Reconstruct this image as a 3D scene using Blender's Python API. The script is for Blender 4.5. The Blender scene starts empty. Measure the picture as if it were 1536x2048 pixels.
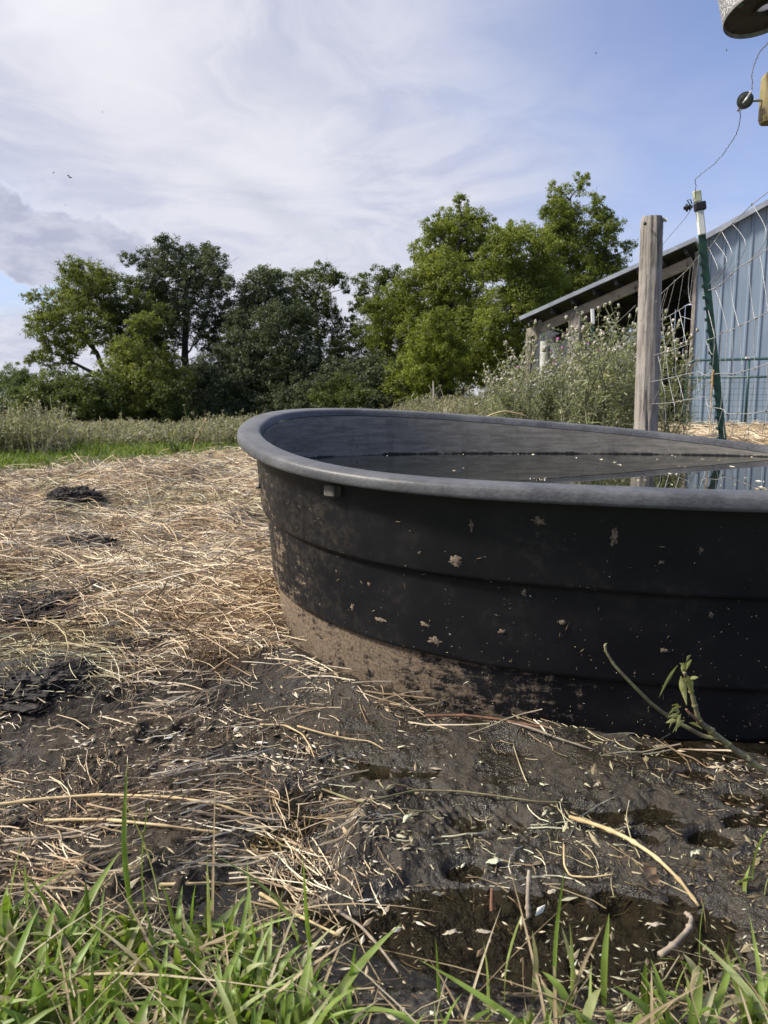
import bpy, math, random
import numpy as np
from mathutils import Vector
random.seed(7)
RNG = np.random.default_rng(11)
R_ = math.radians
sc = bpy.context.scene
COL = sc.collection

# ------------------------------------------------------------------ camera, sky, sun, exposure
F = 1539.0                       # focal length in photo pixels (1536 x 2048)
HC = 0.80                        # eye height
PITCH = math.atan((1024 - 796) / F)
SP, CP = math.sin(PITCH), math.cos(PITCH)
cam = bpy.data.cameras.new("camera")
camo = bpy.data.objects.new("camera", cam)
COL.objects.link(camo)
camo.location = (0, 0, HC)
camo.rotation_euler = (math.pi / 2 - PITCH, 0, 0)
cam.sensor_fit = 'VERTICAL'
cam.sensor_height = 36
cam.lens = 36 * F / 2048
cam.clip_start = 0.02
cam.clip_end = 3000
cam.dof.use_dof = True
cam.dof.focus_distance = 2.1
cam.dof.aperture_fstop = 9.5
sc.camera = camo

SUN_AZ, SUN_EL = R_(-97), R_(42)     # azimuth from +Y (view direction), negative = left
sun = bpy.data.lights.new("sun", 'SUN')
suno = bpy.data.objects.new("sun", sun)
COL.objects.link(suno)
sun.energy = 2.9
sun.angle = R_(9)
sun.color = (1.0, 0.93, 0.82)
sd = Vector((math.sin(SUN_AZ) * math.cos(SUN_EL), math.cos(SUN_AZ) * math.cos(SUN_EL), math.sin(SUN_EL)))
suno.rotation_euler = sd.to_track_quat('Z', 'Y').to_euler()
suno.location = (-20, 10, 30)

sc.view_settings.view_transform = 'Standard'
sc.view_settings.look = 'None'
sc.view_settings.gamma = 1
sc.view_settings.exposure = 1.08


class NT:
    """short-hand for building node trees"""
    def __init__(s, tree):
        s.t = tree; s.n = tree.nodes; s.l = tree.links
    def new(s, typ, **kw):
        n = s.n.new(typ)
        for k, v in kw.items(): setattr(n, k, v)
        return n
    def put(s, sock, v):
        if hasattr(v, 'is_output'): s.l.new(v, sock)
        elif v is not None:
            if isinstance(v, (tuple, list)) and len(v) == 3 and sock.type == 'RGBA': v = (*v, 1)
            sock.default_value = v
    def math(s, op, a, b=None, c=None, clamp=False):
        n = s.new('ShaderNodeMath', operation=op, use_clamp=clamp)
        s.put(n.inputs[0], a)
        if b is not None: s.put(n.inputs[1], b)
        if c is not None: s.put(n.inputs[2], c)
        return n.outputs[0]
    def vmath(s, op, a, b=None):
        n = s.new('ShaderNodeVectorMath', operation=op)
        s.put(n.inputs[0], a)
        if b is not None: s.put(n.inputs[1], b)
        return n.outputs['Value'] if op in ('DOT_PRODUCT', 'LENGTH', 'DISTANCE') else n.outputs[0]
    def noise(s, vec, scale, detail=4, rough=.55, dist=0.0, out='Fac'):
        n = s.new('ShaderNodeTexNoise')
        if vec is not None: s.l.new(vec, n.inputs['Vector'])
        n.inputs['Scale'].default_value = scale; n.inputs['Detail'].default_value = detail
        n.inputs['Roughness'].default_value = rough; n.inputs['Distortion'].default_value = dist
        return n.outputs[out]
    def ss(s, v, a, b):
        n = s.new('ShaderNodeMapRange', interpolation_type='SMOOTHSTEP')
        s.put(n.inputs[0], v); s.put(n.inputs[1], a); s.put(n.inputs[2], b)
        n.inputs[3].default_value = 0; n.inputs[4].default_value = 1
        return n.outputs[0]
    def mix(s, f, a, b, typ='MIX'):
        n = s.new('ShaderNodeMix', data_type='RGBA', blend_type=typ)
        s.put(n.inputs[0], f); s.put(n.inputs[6], a); s.put(n.inputs[7], b)
        return n.outputs[2]
    def ramp(s, f, stops):
        n = s.new('ShaderNodeValToRGB')
        s.l.new(f, n.inputs[0])
        e = n.color_ramp.elements
        while len(e) < len(stops): e.new(.5)
        for el, (p, c) in zip(e, stops):
            el.position = p; el.color = (*c, 1) if len(c) == 3 else c
        return n.outputs[0]
    def mapping(s, vec, scale):
        return s.vmath('MULTIPLY', vec, scale)
    def attr(s, name, out='Fac'):
        return s.new('ShaderNodeAttribute', attribute_name=name).outputs[out]


def pray(px, py):
    u, v = (px - 768) / F, (1024 - py) / F
    return np.array([u, CP + v * SP, -SP + v * CP])

def make_world():
    w = bpy.data.worlds.new("World")
    sc.world = w
    w.use_nodes = True
    g = NT(w.node_tree)
    g.n.clear()
    out = g.new('ShaderNodeOutputWorld')
    sky = g.new('ShaderNodeTexSky', sky_type='NISHITA', sun_disc=False, sun_elevation=SUN_EL,
                sun_rotation=SUN_AZ % (2 * math.pi), air_density=1.0, dust_density=1.0, ozone_density=1.6)
    d = g.new('ShaderNodeTexCoord').outputs['Generated']
    sx = g.new('ShaderNodeSeparateXYZ'); g.l.new(d, sx.inputs[0])
    x, y, z = sx.outputs
    # flat cloud deck coordinates
    inv = g.math('DIVIDE', 1.0, g.math('ADD', g.math('MAXIMUM', z, 0.0), 0.16))
    cx = g.math('MULTIPLY', x, inv); cy = g.math('MULTIPLY', y, inv)
    cv = g.new('ShaderNodeCombineXYZ'); g.l.new(cx, cv.inputs[0]); g.l.new(cy, cv.inputs[1])
    p = cv.outputs[0]
    warp = g.noise(p, 1.1, 3, .5, out='Color')
    wv = g.vmath('ADD', p, g.vmath('MULTIPLY', g.vmath('SUBTRACT', warp, (.5, .5, .5)), (1.1, 1.1, 0)))
    n1 = g.noise(wv, 1.15, 5, .52)
    n2 = g.noise(g.vmath('ADD', wv, (7.3, 2.1, 0)), 3.0, 6, .62)
    def blob(px, py, sxp, syp, rot=0.0, warped=.0):
        """soft patch of sky round one direction; widths in radians across and up"""
        c = pray(px, py); c /= np.linalg.norm(c)
        r = np.cross(c, [0, 0, 1]); r /= np.linalg.norm(r); u = np.cross(r, c)
        r, u = r * math.cos(rot) + u * math.sin(rot), u * math.cos(rot) - r * math.sin(rot)
        dd = d if not warped else g.vmath('ADD', d, g.vmath('MULTIPLY', g.vmath('SUBTRACT', g.noise(d, 9, 5, .6, out='Color'), (.5, .5, .5)), (warped,) * 3))
        a = g.math('MULTIPLY', g.math('SUBTRACT', g.vmath('DOT_PRODUCT', dd, tuple(r)), 0), 1 / sxp)
        b = g.math('MULTIPLY', g.vmath('DOT_PRODUCT', dd, tuple(u)), 1 / syp)
        front = g.math('GREATER_THAN', g.vmath('DOT_PRODUCT', d, tuple(c)), 0)
        e = g.math('POWER', 2.71828, g.math('MULTIPLY', g.math('ADD', g.math('MULTIPLY', a, a), g.math('MULTIPLY', b, b)), -1.0))
        return g.math('MULTIPLY', e, front)
    # how much thin cloud: thick to the left and low, thinner up to the right
    side = g.vmath('DOT_PRODUCT', d, (-0.86, 0.28, -0.34))
    cover = g.ss(g.math('ADD', side, g.math('MULTIPLY', g.math('SUBTRACT', n1, .5), .55)), -0.33, 0.26)
    cover = g.math('ADD', g.math('MULTIPLY', cover, .93), .05)
    low = g.ss(z, .22, .02)
    cover = g.math('MAXIMUM', cover, g.math('MULTIPLY', low, .62))
    hole = blob(20, 560, .085, .028, 0, .05)
    hole2 = blob(-220, 470, .14, .06, 0, .08)
    holes = g.math('MINIMUM', g.math('MULTIPLY', g.math('ADD', hole, hole2), .85), .75)
    cover = g.math('MULTIPLY', cover, g.math('SUBTRACT', 1.0, holes), clamp=True)
    # cloud brightness
    ccol = g.mix(g.ss(n2, .32, .66), (.435, .455, .565), (.59, .595, .655))
    ccol = g.mix(g.math('MULTIPLY', g.ss(side, .15, -.25), .7), ccol, (.43, .46, .63))
    for args, amt, c in [((235, 120, .085, .10, .5, .10), .75, (.69, .68, .715)), ((520, 285, .085, .045, .35, .10), .7, (.655, .655, .69)),
                         ((90, 10, .07, .03, 0, .08), .6, (.74, .74, .77)), ((640, 375, .05, .03, -.5, .07), .5, (.68, .68, .72)),
                         ((560, 420, .10, .012, -.45, .05), .45, (.43, .46, .53)),
                         ((500, 575, .2, .05, 0, .06), .5, (.62, .62, .67))]:
        ccol = g.mix(g.math('MULTIPLY', blob(*args), amt), ccol, c)
    ccol = g.mix(g.ss(z, .45, .85), ccol, (1.75, 1.72, 1.73))          # overhead sky, out of view, brightened to add ambient light
    # the grey bank of cloud low on the left
    bank = g.math('MULTIPLY', blob(60, 468, .125, .034, -.22, .11), 1.5, clamp=True)
    bank = g.ss(g.math('ADD', g.math('MULTIPLY', bank, 1.25), g.math('MULTIPLY', g.math('SUBTRACT', g.noise(g.vmath('MULTIPLY', d, (26, 26, 60)), 1.0, 6, .62, .6), .5), .75)), .22, .80)
    edge = g.math('MULTIPLY', g.math('MULTIPLY', bank, g.math('SUBTRACT', 1, bank)), 3.0, clamp=True)
    ccol = g.mix(g.math('MULTIPLY', bank, .85), ccol, g.mix(g.ss(g.noise(g.vmath('MULTIPLY', d, (20, 20, 50)), 1.0, 5, .6), .35, .65), (.33, .35, .46), (.47, .485, .57)))
    ccol = g.mix(g.math('MULTIPLY', edge, .6), ccol, (.68, .68, .71))
    cover = g.math('MAXIMUM', cover, g.math('MULTIPLY', bank, .97))
    sdv = (math.sin(SUN_AZ) * math.cos(SUN_EL), math.cos(SUN_AZ) * math.cos(SUN_EL), math.sin(SUN_EL))
    glow = g.math('POWER', g.math('MAXIMUM', g.vmath('DOT_PRODUCT', d, sdv), 0.0), 34.0)   # bright thin cloud round the veiled sun, left of the frame
    ccol = g.mix(glow, ccol, (6.0, 5.6, 5.0))
    streak = g.noise(g.vmath('MULTIPLY', d, (4, 4, 70)), 1.0, 4, .6)
    ccol = g.mix(g.math('MULTIPLY', g.math('MULTIPLY', g.ss(streak, .52, .68), g.ss(z, .16, .05)), .5), ccol, (.44, .47, .55))
    b1 = g.new('ShaderNodeBackground'); g.l.new(g.mix(1.0, sky.outputs[0], (1.0, .96, 1.14), 'MULTIPLY'), b1.inputs[0]); b1.inputs[1].default_value = 0.076
    b2 = g.new('ShaderNodeBackground'); g.l.new(ccol, b2.inputs[0]); b2.inputs[1].default_value = 0.625
    ms = g.new('ShaderNodeMixShader')
    g.l.new(cover, ms.inputs[0]); g.l.new(b1.outputs[0], ms.inputs[1]); g.l.new(b2.outputs[0], ms.inputs[2])
    g.l.new(ms.outputs[0], out.inputs[0])
make_world()

# ------------------------------------------------------------------ helpers
def at(px, py, Y):
    d = pray(px, py)
    return np.array([d[0] * Y / d[1], Y, HC + d[2] * Y / d[1]])

def gp(px, py, z=0.0):
    d = pray(px, py)
    t = (z - HC) / d[2]
    return np.array([d[0] * t, d[1] * t, z])

def tag(o, label=None, cat=None, group=None, kind=None):
    if label: o['label'] = label
    if cat: o['category'] = cat
    if group: o['group'] = group
    if kind: o['kind'] = kind
    return o

def empty(name, loc, label, cat, group=None):
    o = bpy.data.objects.new(name, None)
    COL.objects.link(o)
    o.location = [float(v) for v in loc]
    o.empty_display_size = .1
    return tag(o, label, cat, group)

def copy_tree(o, parent=None):
    c = o.copy()
    COL.objects.link(c)
    if parent is not None: c.parent = parent
    for ch in list(o.children): copy_tree(ch, c)
    return c


class MB:
    """collects quads and triangles, builds ONE mesh object"""
    def __init__(s): s.v = []; s.q = []; s.t = []; s.n = 0; s.a = []
    def add(s, V, Q=None, T=None, a=None):
        V = np.asarray(V, float).reshape(-1, 3)
        if Q is not None and len(Q): s.q.append(np.asarray(Q, int).reshape(-1, 4) + s.n)
        if T is not None and len(T): s.t.append(np.asarray(T, int).reshape(-1, 3) + s.n)
        s.v.append(V); s.n += len(V)
        s.a.append(np.zeros(len(V)) if a is None else np.broadcast_to(np.asarray(a, float), (len(V),)))
        return s
    def box(s, c, size, ax=None, bevel=0.0):
        c = np.asarray(c, float); h = np.asarray(size, float) / 2
        ax = np.eye(3) if ax is None else np.asarray(ax, float)
        b = min(bevel, h.min() * .45)
        if b <= 0:
            P = np.array([[i, j, k] for k in (-1, 1) for j in (-1, 1) for i in (-1, 1)], float) * h
            s.add(c + P @ ax, [[0, 2, 3, 1], [4, 5, 7, 6], [0, 1, 5, 4], [2, 6, 7, 3], [0, 4, 6, 2], [1, 3, 7, 5]])
            return s
        # chamfered along its longest axis
        L = int(np.argmax(h)); o = [i for i in range(3) if i != L]
        prof = []
        for sx, sy, kx, ky in [(1, -1, 0, 1), (1, 1, 0, -1), (1, 1, -1, 0), (-1, 1, 1, 0), (-1, 1, 0, -1), (-1, -1, 0, 1), (-1, -1, 1, 0), (1, -1, -1, 0)]:
            prof.append((sx * h[o[0]] + kx * b, sy * h[o[1]] + ky * b))
        V = []
        for e, sc_ in ((-1, .9), (-1 + b / h[L], 1), (1 - b / h[L], 1), (1, .9)):
            for u, w in prof:
                q = np.zeros(3); q[o[0]] = u * sc_; q[o[1]] = w * sc_; q[L] = e * h[L]; V.append(q)
        Q = [[r * 8 + i, r * 8 + (i + 1) % 8, (r + 1) * 8 + (i + 1) % 8, (r + 1) * 8 + i] for r in range(3) for i in range(8)]
        T = [[0, i + 1, i] for i in range(1, 7)] + [[24, 24 + i, 25 + i] for i in range(1, 7)]
        s.add(c + np.array(V) @ ax, Q, T)
        return s
    def tube(s, P, r, n=8, cap=True, a=None):
        P = np.asarray(P, float); K = len(P)
        r = np.broadcast_to(np.asarray(r, float), (K,))
        T = np.gradient(P, axis=0); T /= np.linalg.norm(T, axis=1)[:, None] + 1e-12
        up = np.array([0, 0, 1.]) if abs(T[0][2]) < .9 else np.array([1., 0, 0])
        N = np.cross(T[0], up); N /= np.linalg.norm(N)
        V = []
        for i in range(K):
            N = N - T[i] * (N @ T[i]); N /= np.linalg.norm(N) + 1e-12
            B = np.cross(T[i], N)
            an = np.arange(n) * 2 * np.pi / n
            V.append(P[i] + r[i] * (np.cos(an)[:, None] * N + np.sin(an)[:, None] * B))
        V = np.concatenate(V)
        i = np.arange(K - 1)[:, None]; j = np.arange(n)[None]
        Q = np.stack([i * n + j, i * n + (j + 1) % n, (i + 1) * n + (j + 1) % n, (i + 1) * n + j], -1).reshape(-1, 4)
        Tt = []
        if cap:
            V = np.concatenate([V, P[:1], P[-1:]])
            for k in range(n):
                Tt += [[K * n, (k + 1) % n, k], [K * n + 1, (K - 1) * n + k, (K - 1) * n + (k + 1) % n]]
        s.add(V, Q, Tt, a)
        return s
    def ball(s, c, r, nu=10, nv=7, rough=0.0, seed=0, a=None):
        c = np.asarray(c, float); r = np.broadcast_to(np.asarray(r, float), (3,))
        rg = np.random.default_rng(seed)
        V = []
        for i in range(nv + 1):
            ph = np.pi * i / nv
            for j in range(nu):
                t = 2 * np.pi * j / nu
                k = 1 + (rough * rg.uniform(-1, 1) if 0 < i < nv else 0)
                V.append(c + k * r * np.array([np.sin(ph) * np.cos(t), np.sin(ph) * np.sin(t), np.cos(ph)]))
        Q = [[i * nu + j, (i + 1) * nu + j, (i + 1) * nu + (j + 1) % nu, i * nu + (j + 1) % nu] for i in range(nv) for j in range(nu)]
        s.add(V, Q, a=a)
        return s
    def strands(s, P, Rr, sides=3, a=None):
        """many thin tubes at once: P (N,K,3) centre lines, Rr (N,K) radii"""
        N, K, _ = P.shape
        T = np.gradient(P, axis=1); T /= np.linalg.norm(T, axis=2)[..., None] + 1e-12
        ref = np.where(np.abs(T[:, :1, 2:3]) > .85, np.array([1., 0, 0]), np.array([0, 0, 1.]))
        A = np.cross(T, np.broadcast_to(ref, T.shape)); A /= np.linalg.norm(A, axis=2)[..., None] + 1e-12
        B = np.cross(T, A)
        an = np.arange(sides) * 2 * np.pi / sides + .5
        V = P[:, :, None] + Rr[:, :, None, None] * (np.cos(an)[None, None, :, None] * A[:, :, None] + np.sin(an)[None, None, :, None] * B[:, :, None])
        n_, k_, s_ = np.meshgrid(np.arange(N), np.arange(K - 1), np.arange(sides), indexing='ij')
        idx = lambda k, q: (n_ * K + k) * sides + q % sides
        Q = np.stack([idx(k_, s_), idx(k_, s_ + 1), idx(k_ + 1, s_ + 1), idx(k_ + 1, s_)], -1).reshape(-1, 4)
        s.add(V, Q, a=None if a is None else np.repeat(a, K * sides))
        return s
    def ribbons(s, P, W, S, fold=0.0, a=None):
        """many flat blades: P (N,K,3), half widths W (N,K), side vectors S (N,3) or (N,K,3); fold lifts the edges"""
        N, K, _ = P.shape
        if S.ndim == 2: S = np.broadcast_to(S[:, None], P.shape)
        T = np.gradient(P, axis=1); T /= np.linalg.norm(T, axis=2)[..., None] + 1e-12
        Nn = np.cross(T, S)
        if fold:
            V = np.stack([P - S * W[..., None] + Nn * W[..., None] * fold, P, P + S * W[..., None] + Nn * W[..., None] * fold], 2); m = 3
        else:
            V = np.stack([P - S * W[..., None], P + S * W[..., None]], 2); m = 2
        n_, k_, s_ = np.meshgrid(np.arange(N), np.arange(K - 1), np.arange(m - 1), indexing='ij')
        idx = lambda k, q: (n_ * K + k) * m + q
        Q = np.stack([idx(k_, s_), idx(k_, s_ + 1), idx(k_ + 1, s_ + 1), idx(k_ + 1, s_)], -1).reshape(-1, 4)
        s.add(V, Q, a=None if a is None else np.repeat(a, K * m))
        return s
    def build(s, name, mat, parent=None, smooth=False, attr=None, origin=None, crease=None):
        V = np.concatenate(s.v)
        Q = np.concatenate(s.q) if s.q else np.zeros((0, 4), int)
        T = np.concatenate(s.t) if s.t else np.zeros((0, 3), int)
        if origin is not None: V = V - np.asarray(origin, float)
        elif parent is not None:
            o = parent
            while o is not None:
                V = V - np.array(o.location); o = o.parent
        me = bpy.data.meshes.new(name)
        me.vertices.add(len(V)); me.vertices.foreach_set('co', V.ravel())
        nl = len(Q) * 4 + len(T) * 3
        me.loops.add(nl); me.loops.foreach_set('vertex_index', np.concatenate([Q.ravel(), T.ravel()]).astype(np.int32))
        me.polygons.add(len(Q) + len(T))
        st = np.concatenate([np.arange(len(Q)) * 4, len(Q) * 4 + np.arange(len(T)) * 3])
        me.polygons.foreach_set('loop_start', st.astype(np.int32))
        me.polygons.foreach_set('use_smooth', np.full(len(st), bool(smooth)))
        me.update(calc_edges=True)
        if attr:
            at_ = me.attributes.new(attr, 'FLOAT', 'POINT'); at_.data.foreach_set('value', np.concatenate(s.a).astype(np.float32))
        if mat is not None: me.materials.append(mat)
        if crease is not None: me.set_sharp_from_angle(angle=R_(crease))
        o = bpy.data.objects.new(name, me)
        COL.objects.link(o)
        if origin is not None: o.location = [float(v) for v in origin]
        if parent is not None: o.parent = parent
        return o


def _hash(ix, iy, seed):
    h = (ix.astype(np.int64) * 374761393 + iy.astype(np.int64) * 668265263 + seed * 144665) & 0x7fffffff
    h = ((h ^ (h >> 13)) * 1274126177) & 0x7fffffff
    return ((h ^ (h >> 16)) & 0xffff) / 65535.0

def vnoise(x, y, seed=0):
    x = np.asarray(x, float); y = np.asarray(y, float)
    ix, iy = np.floor(x), np.floor(y); fx, fy = x - ix, y - iy
    fx = fx * fx * fx * (fx * (fx * 6 - 15) + 10); fy = fy * fy * fy * (fy * (fy * 6 - 15) + 10)
    a, b, c, d = _hash(ix, iy, seed), _hash(ix + 1, iy, seed), _hash(ix, iy + 1, seed), _hash(ix + 1, iy + 1, seed)
    return (a + (b - a) * fx) * (1 - fy) + (c + (d - c) * fx) * fy

def fbm(x, y, scale, oct=4, seed=0, gain=.5):
    s, amp, tot = 0, 1, 0
    for k in range(oct):
        s = s + amp * (vnoise(x * scale, y * scale, seed + k * 17) - .5); tot += amp; amp *= gain; scale *= 2.03
    return 2 * s / tot

def sst(v, a, b):
    t = np.clip((v - a) / (b - a), 0, 1)
    return t * t * (3 - 2 * t)

# ------------------------------------------------------------------ materials
def mat(name):
    m = bpy.data.materials.new(name); m.use_nodes = True
    g = NT(m.node_tree)
    b = g.n['Principled BSDF']
    return m, g, b

def bump(g, b, h, strength=.5, dist=.01):
    n = g.new('ShaderNodeBump'); n.inputs['Strength'].default_value = strength; n.inputs['Distance'].default_value = dist
    g.l.new(h, n.inputs['Height']); g.l.new(n.outputs[0], b.inputs['Normal'])

def geo_pos(g): return g.new('ShaderNodeNewGeometry').outputs['Position']
def obj_pos(g): return g.new('ShaderNodeTexCoord').outputs['Object']
def island(g): return g.new('ShaderNodeNewGeometry').outputs['Random Per Island']

def leaf_mat(name, stops, trans=.35, rough=.5, patch=3.0, patchc=None):
    """foliage: colour varies from leaf to leaf and from clump to clump, light passes through"""
    m, g, b = mat(name)
    c = g.ramp(island(g), stops)
    if patchc:
        c = g.mix(g.ss(g.noise(geo_pos(g), patch, 2), .40, .62), c, patchc, 'MULTIPLY')
    g.l.new(c, b.inputs['Base Color']); b.inputs['Roughness'].default_value = rough
    b.inputs['Specular IOR Level'].default_value = .3
    t = g.new('ShaderNodeBsdfTranslucent'); g.l.new(g.mix(1.0, c, (1.15, 1.25, .55), 'MULTIPLY'), t.inputs[0])
    ms = g.new('ShaderNodeMixShader'); ms.inputs[0].default_value = trans
    g.l.new(b.outputs[0], ms.inputs[1]); g.l.new(t.outputs[0], ms.inputs[2])
    g.l.new(ms.outputs[0], g.n['Material Output'].inputs[0])
    return m

def simple(name, col, rough=.5, metal=0.0, var=.25, scale=30, bumps=.0, col2=None):
    m, g, b = mat(name)
    n = g.noise(obj_pos(g), scale, 5, .6)
    c2 = col2 or tuple(v * (1 - var) for v in col)
    g.l.new(g.mix(g.ss(n, .35, .65), col, c2), b.inputs['Base Color'])
    b.inputs['Roughness'].default_value = rough; b.inputs['Metallic'].default_value = metal
    if bumps: bump(g, b, n, bumps, .004)
    return m

def wood_mat(name, c1, c2, c3, sc_=(30, 30, 2.0), moss=None, cracks=True):
    m, g, b = mat(name)
    p = obj_pos(g)
    ps = g.vmath('MULTIPLY', p, sc_)
    n = g.noise(ps, 1.0, 6, .65, 1.0)
    n2 = g.noise(p, 4, 3)
    c = g.mix(g.ss(n, .35, .65), c1, c2)
    c = g.mix(g.math('MULTIPLY', g.ss(n2, .4, .65), .6), c, c3)
    cr = g.ss(g.noise(g.vmath('MULTIPLY', p, (sc_[0] * 1.6, sc_[1] * 1.6, sc_[2] * .5)), 1.0, 3, .5), .60, .66)
    if cracks: c = g.mix(g.math('MULTIPLY', cr, .8), c, (.04, .035, .03))
    if moss:
        c = g.mix(g.ss(g.noise(p, 22, 4, .7), .42, .6), c, moss)
    g.l.new(c, b.inputs['Base Color']); b.inputs['Roughness'].default_value = .85
    bump(g, b, g.math('SUBTRACT', n, g.math('MULTIPLY', cr, .9)), .7, .006)
    return m

M_wood = wood_mat('weathered_wood', (.275, .245, .22), (.095, .082, .07), (.33, .305, .28), (45, 45, 2.2))
M_barnwood = wood_mat('barn_wood', (.20, .175, .145), (.13, .11, .09), (.24, .21, .175), (14, 14, 1.5))
M_beam = wood_mat('beam_wood', (.30, .265, .22), (.20, .175, .14), (.35, .31, .26), (3, 14, 14))
M_moss = wood_mat('mossy_wood', (.24, .19, .10), (.16, .12, .07), (.30, .25, .12), (30, 30, 3), moss=(.21, .175, .07))
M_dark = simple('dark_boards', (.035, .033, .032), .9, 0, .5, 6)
M_green = simple('green_post_paint', (.012, .050, .032), .42, 0, .35, 25, .1)
M_white = simple('white_plastic', (.66, .68, .64), .45, 0, .18, 14)
M_blackp = simple('black_plastic', (.012, .012, .013), .4, 0, .3, 30)
M_wire = simple('galvanised_wire', (.46, .46, .45), .45, .4, .35, 60)
M_oldwire = simple('thin_wire', (.26, .26, .27), .45, .5, .3, 60)
M_gate = simple('gate_paint', (.012, .055, .060), .4, 0, .3, 20)
M_ceramic = simple('dark_ceramic', (.05, .055, .055), .3, 0, .4, 40)
M_bark = simple('bark', (.055, .047, .040), .95, 0, .4, 12, .6)
M_palebark = simple('pale_dead_wood', (.34, .31, .27), .9, 0, .3, 14, .4)

def siding_mat():
    m, g, b = mat('blue_metal_siding')
    p = obj_pos(g)
    n = g.noise(g.vmath('MULTIPLY', p, (1.5, 1.5, .5)), 2, 5, .6)
    n2 = g.noise(g.vmath('MULTIPLY', p, (30, 30, .8)), 1, 4, .6)
    c = g.mix(g.ss(n, .35, .65), (.175, .228, .300), (.210, .262, .330))
    c = g.mix(g.math('MULTIPLY', g.ss(n2, .45, .75), .5), c, (.24, .30, .37))
    sp = g.ss(g.noise(p, 45, 2, .5), .70, .74)
    c = g.mix(g.math('MULTIPLY', sp, .5), c, (.42, .44, .45))
    g.l.new(c, b.inputs['Base Color']); b.inputs['Roughness'].default_value = .42; b.inputs['Metallic'].default_value = .15
    return m
M_siding = siding_mat()
M_roof = simple('grey_metal_roof', (.34, .37, .42), .4, .35, .3, 4)

# ------------------------------------------------------------------ tank geometry (needed by the ground under it)
TK = dict(a=1.1314, b=.7745, rot=-.0762, n=2.3286, cx=.6651, cy=2.4524, tx=-.0644, ty=.0762, zr=.643,
          c2=-.0095, s2=-.0228, c3=-.0074, s3=.0013, r3c=-.0072, r3s=.032, hw=.5772)

def tank_pt(th, inset, dep, fr):
    th = np.asarray(th, float); d = TK
    c, s, n = np.cos(th), np.sin(th), d['n']
    k = 1 + d['r3c'] * np.cos(3 * th) + d['r3s'] * np.sin(3 * th)
    x = k * (d['a'] - inset) * np.sign(c) * np.abs(c) ** (2 / n)
    y = k * (d['b'] - inset) * np.sign(s) * np.abs(s) ** (2 / n)
    cr, sr = math.cos(d['rot']), math.sin(d['rot'])
    X = d['cx'] + x * cr - y * sr; Y = d['cy'] + x * sr + y * cr
    fl = d['c2'] * np.cos(2 * th) + d['s2'] * np.sin(2 * th) + d['c3'] * np.cos(3 * th) + d['s3'] * np.sin(3 * th)
    Z = d['zr'] + d['tx'] * (X - d['cx']) + d['ty'] * (Y - d['cy']) + fl * fr - dep
    return np.stack([X, Y, Z], -1)

def base_plane(x, y): return TK['zr'] - .63 + TK['tx'] * (x - TK['cx']) + TK['ty'] * (y - TK['cy'])

def tank_dist(x, y):
    """rough distance outside the foot of the tank (negative inside)"""
    d = TK
    dx, dy = x - d['cx'], y - d['cy']
    cr, sr = math.cos(-d['rot']), math.sin(-d['rot'])
    u, v = dx * cr - dy * sr, dx * sr + dy * cr
    a, b = d['a'] - .13, d['b'] - .13
    rr = (np.abs(u / a) ** d['n'] + np.abs(v / b) ** d['n']) ** (1 / d['n'])
    return (rr - 1) * np.where(np.abs(u / a) > np.abs(v / b), a, b)

# ------------------------------------------------------------------ ground
WATER_Z = -0.026
def bell(x, y, c, rx, ry, rot=0.0):
    dx, dy = x - c[0], y - c[1]
    u, v = dx * math.cos(rot) + dy * math.sin(rot), -dx * math.sin(rot) + dy * math.cos(rot)
    return np.exp(-((u / rx) ** 2 + (v / ry) ** 2))

def field_edge(x, y): return y + .9 * fbm(x, y, .6, 3, 9) - 1.4 * (np.clip(x, -6.5, 0) + 4.1)

def straw_mask(x, y):
    """1 in the straw litter left of the tank and behind it, 0 on bare mud and grass"""
    edge = 2.12 + .22 * fbm(x, y, 1.7, 3, 5) - .10 * np.exp(-((x + .75) / .25) ** 2) + .25 * sst(x, -.35, -.1)
    m = sst(y, edge - .12, edge + .16)
    m = m * (1 - sst(field_edge(x, y), 7.6, 8.9))
    right = sst(x, .8, 2.2) * sst(y, 4.2, 5.5) * (1 - sst(y, 13.5, 15.0))
    return np.maximum(m * (1 - sst(x, .1, .9)), right)

CLODS = [(145, 1020, .20, 'rounded black clump of manure on the straw, farthest of the dark clumps'),
         (165, 1112, .15, 'flat dark clump of soil half covered by crossing straw stalks'),
         (60, 1235, .18, 'wide dark mound of soil and straw bits at the left edge of the straw'),
         (172, 1212, .085, 'small dark lump of soil between two larger clumps'),
         (270, 1318, .13, 'dark crumbly clump of soil nearest the wet mud'),
         (60, 1390, .17, 'broad black heap of soil where straw gives way to mud')]
CLODP = [gp(a, b) for a, b, *_ in CLODS]

def dark_mask(x, y):
    m = np.zeros_like(x)
    for (a, b, r, _), c in zip(CLODS, CLODP):
        m = np.maximum(m, bell(x, y, c, r * 1.7, r * 2.0) * 1.3)
    m = np.maximum(m, sst(fbm(x, y, 3.0, 4, 31), .04, .30) * (.30 + .70 * sst(y, 5.0, 3.0)) * (y < 9))
    return np.clip(m, 0, 1)

PUD = [(gp(640, 1560), .085, .22, -.5, .050), (gp(560, 1700), .12, .13, 0, .050), (gp(820, 1860), .30, .12, 0, .060), (gp(1180, 1855), .28, .11, 0, .056),
       (gp(560, 1860), .14, .10, 0, .045), (gp(1500, 1590), .26, .14, .2, .052), (gp(1230, 1600), .15, .06, .2, .040), (gp(1050, 1490), .2, .05, -.3, .022), (gp(880, 1530), .14, .04, -.1, .03)]
RIDGE = [gp(750, 1580), gp(715, 1660), gp(680, 1770), gp(600, 1800)]

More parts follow.
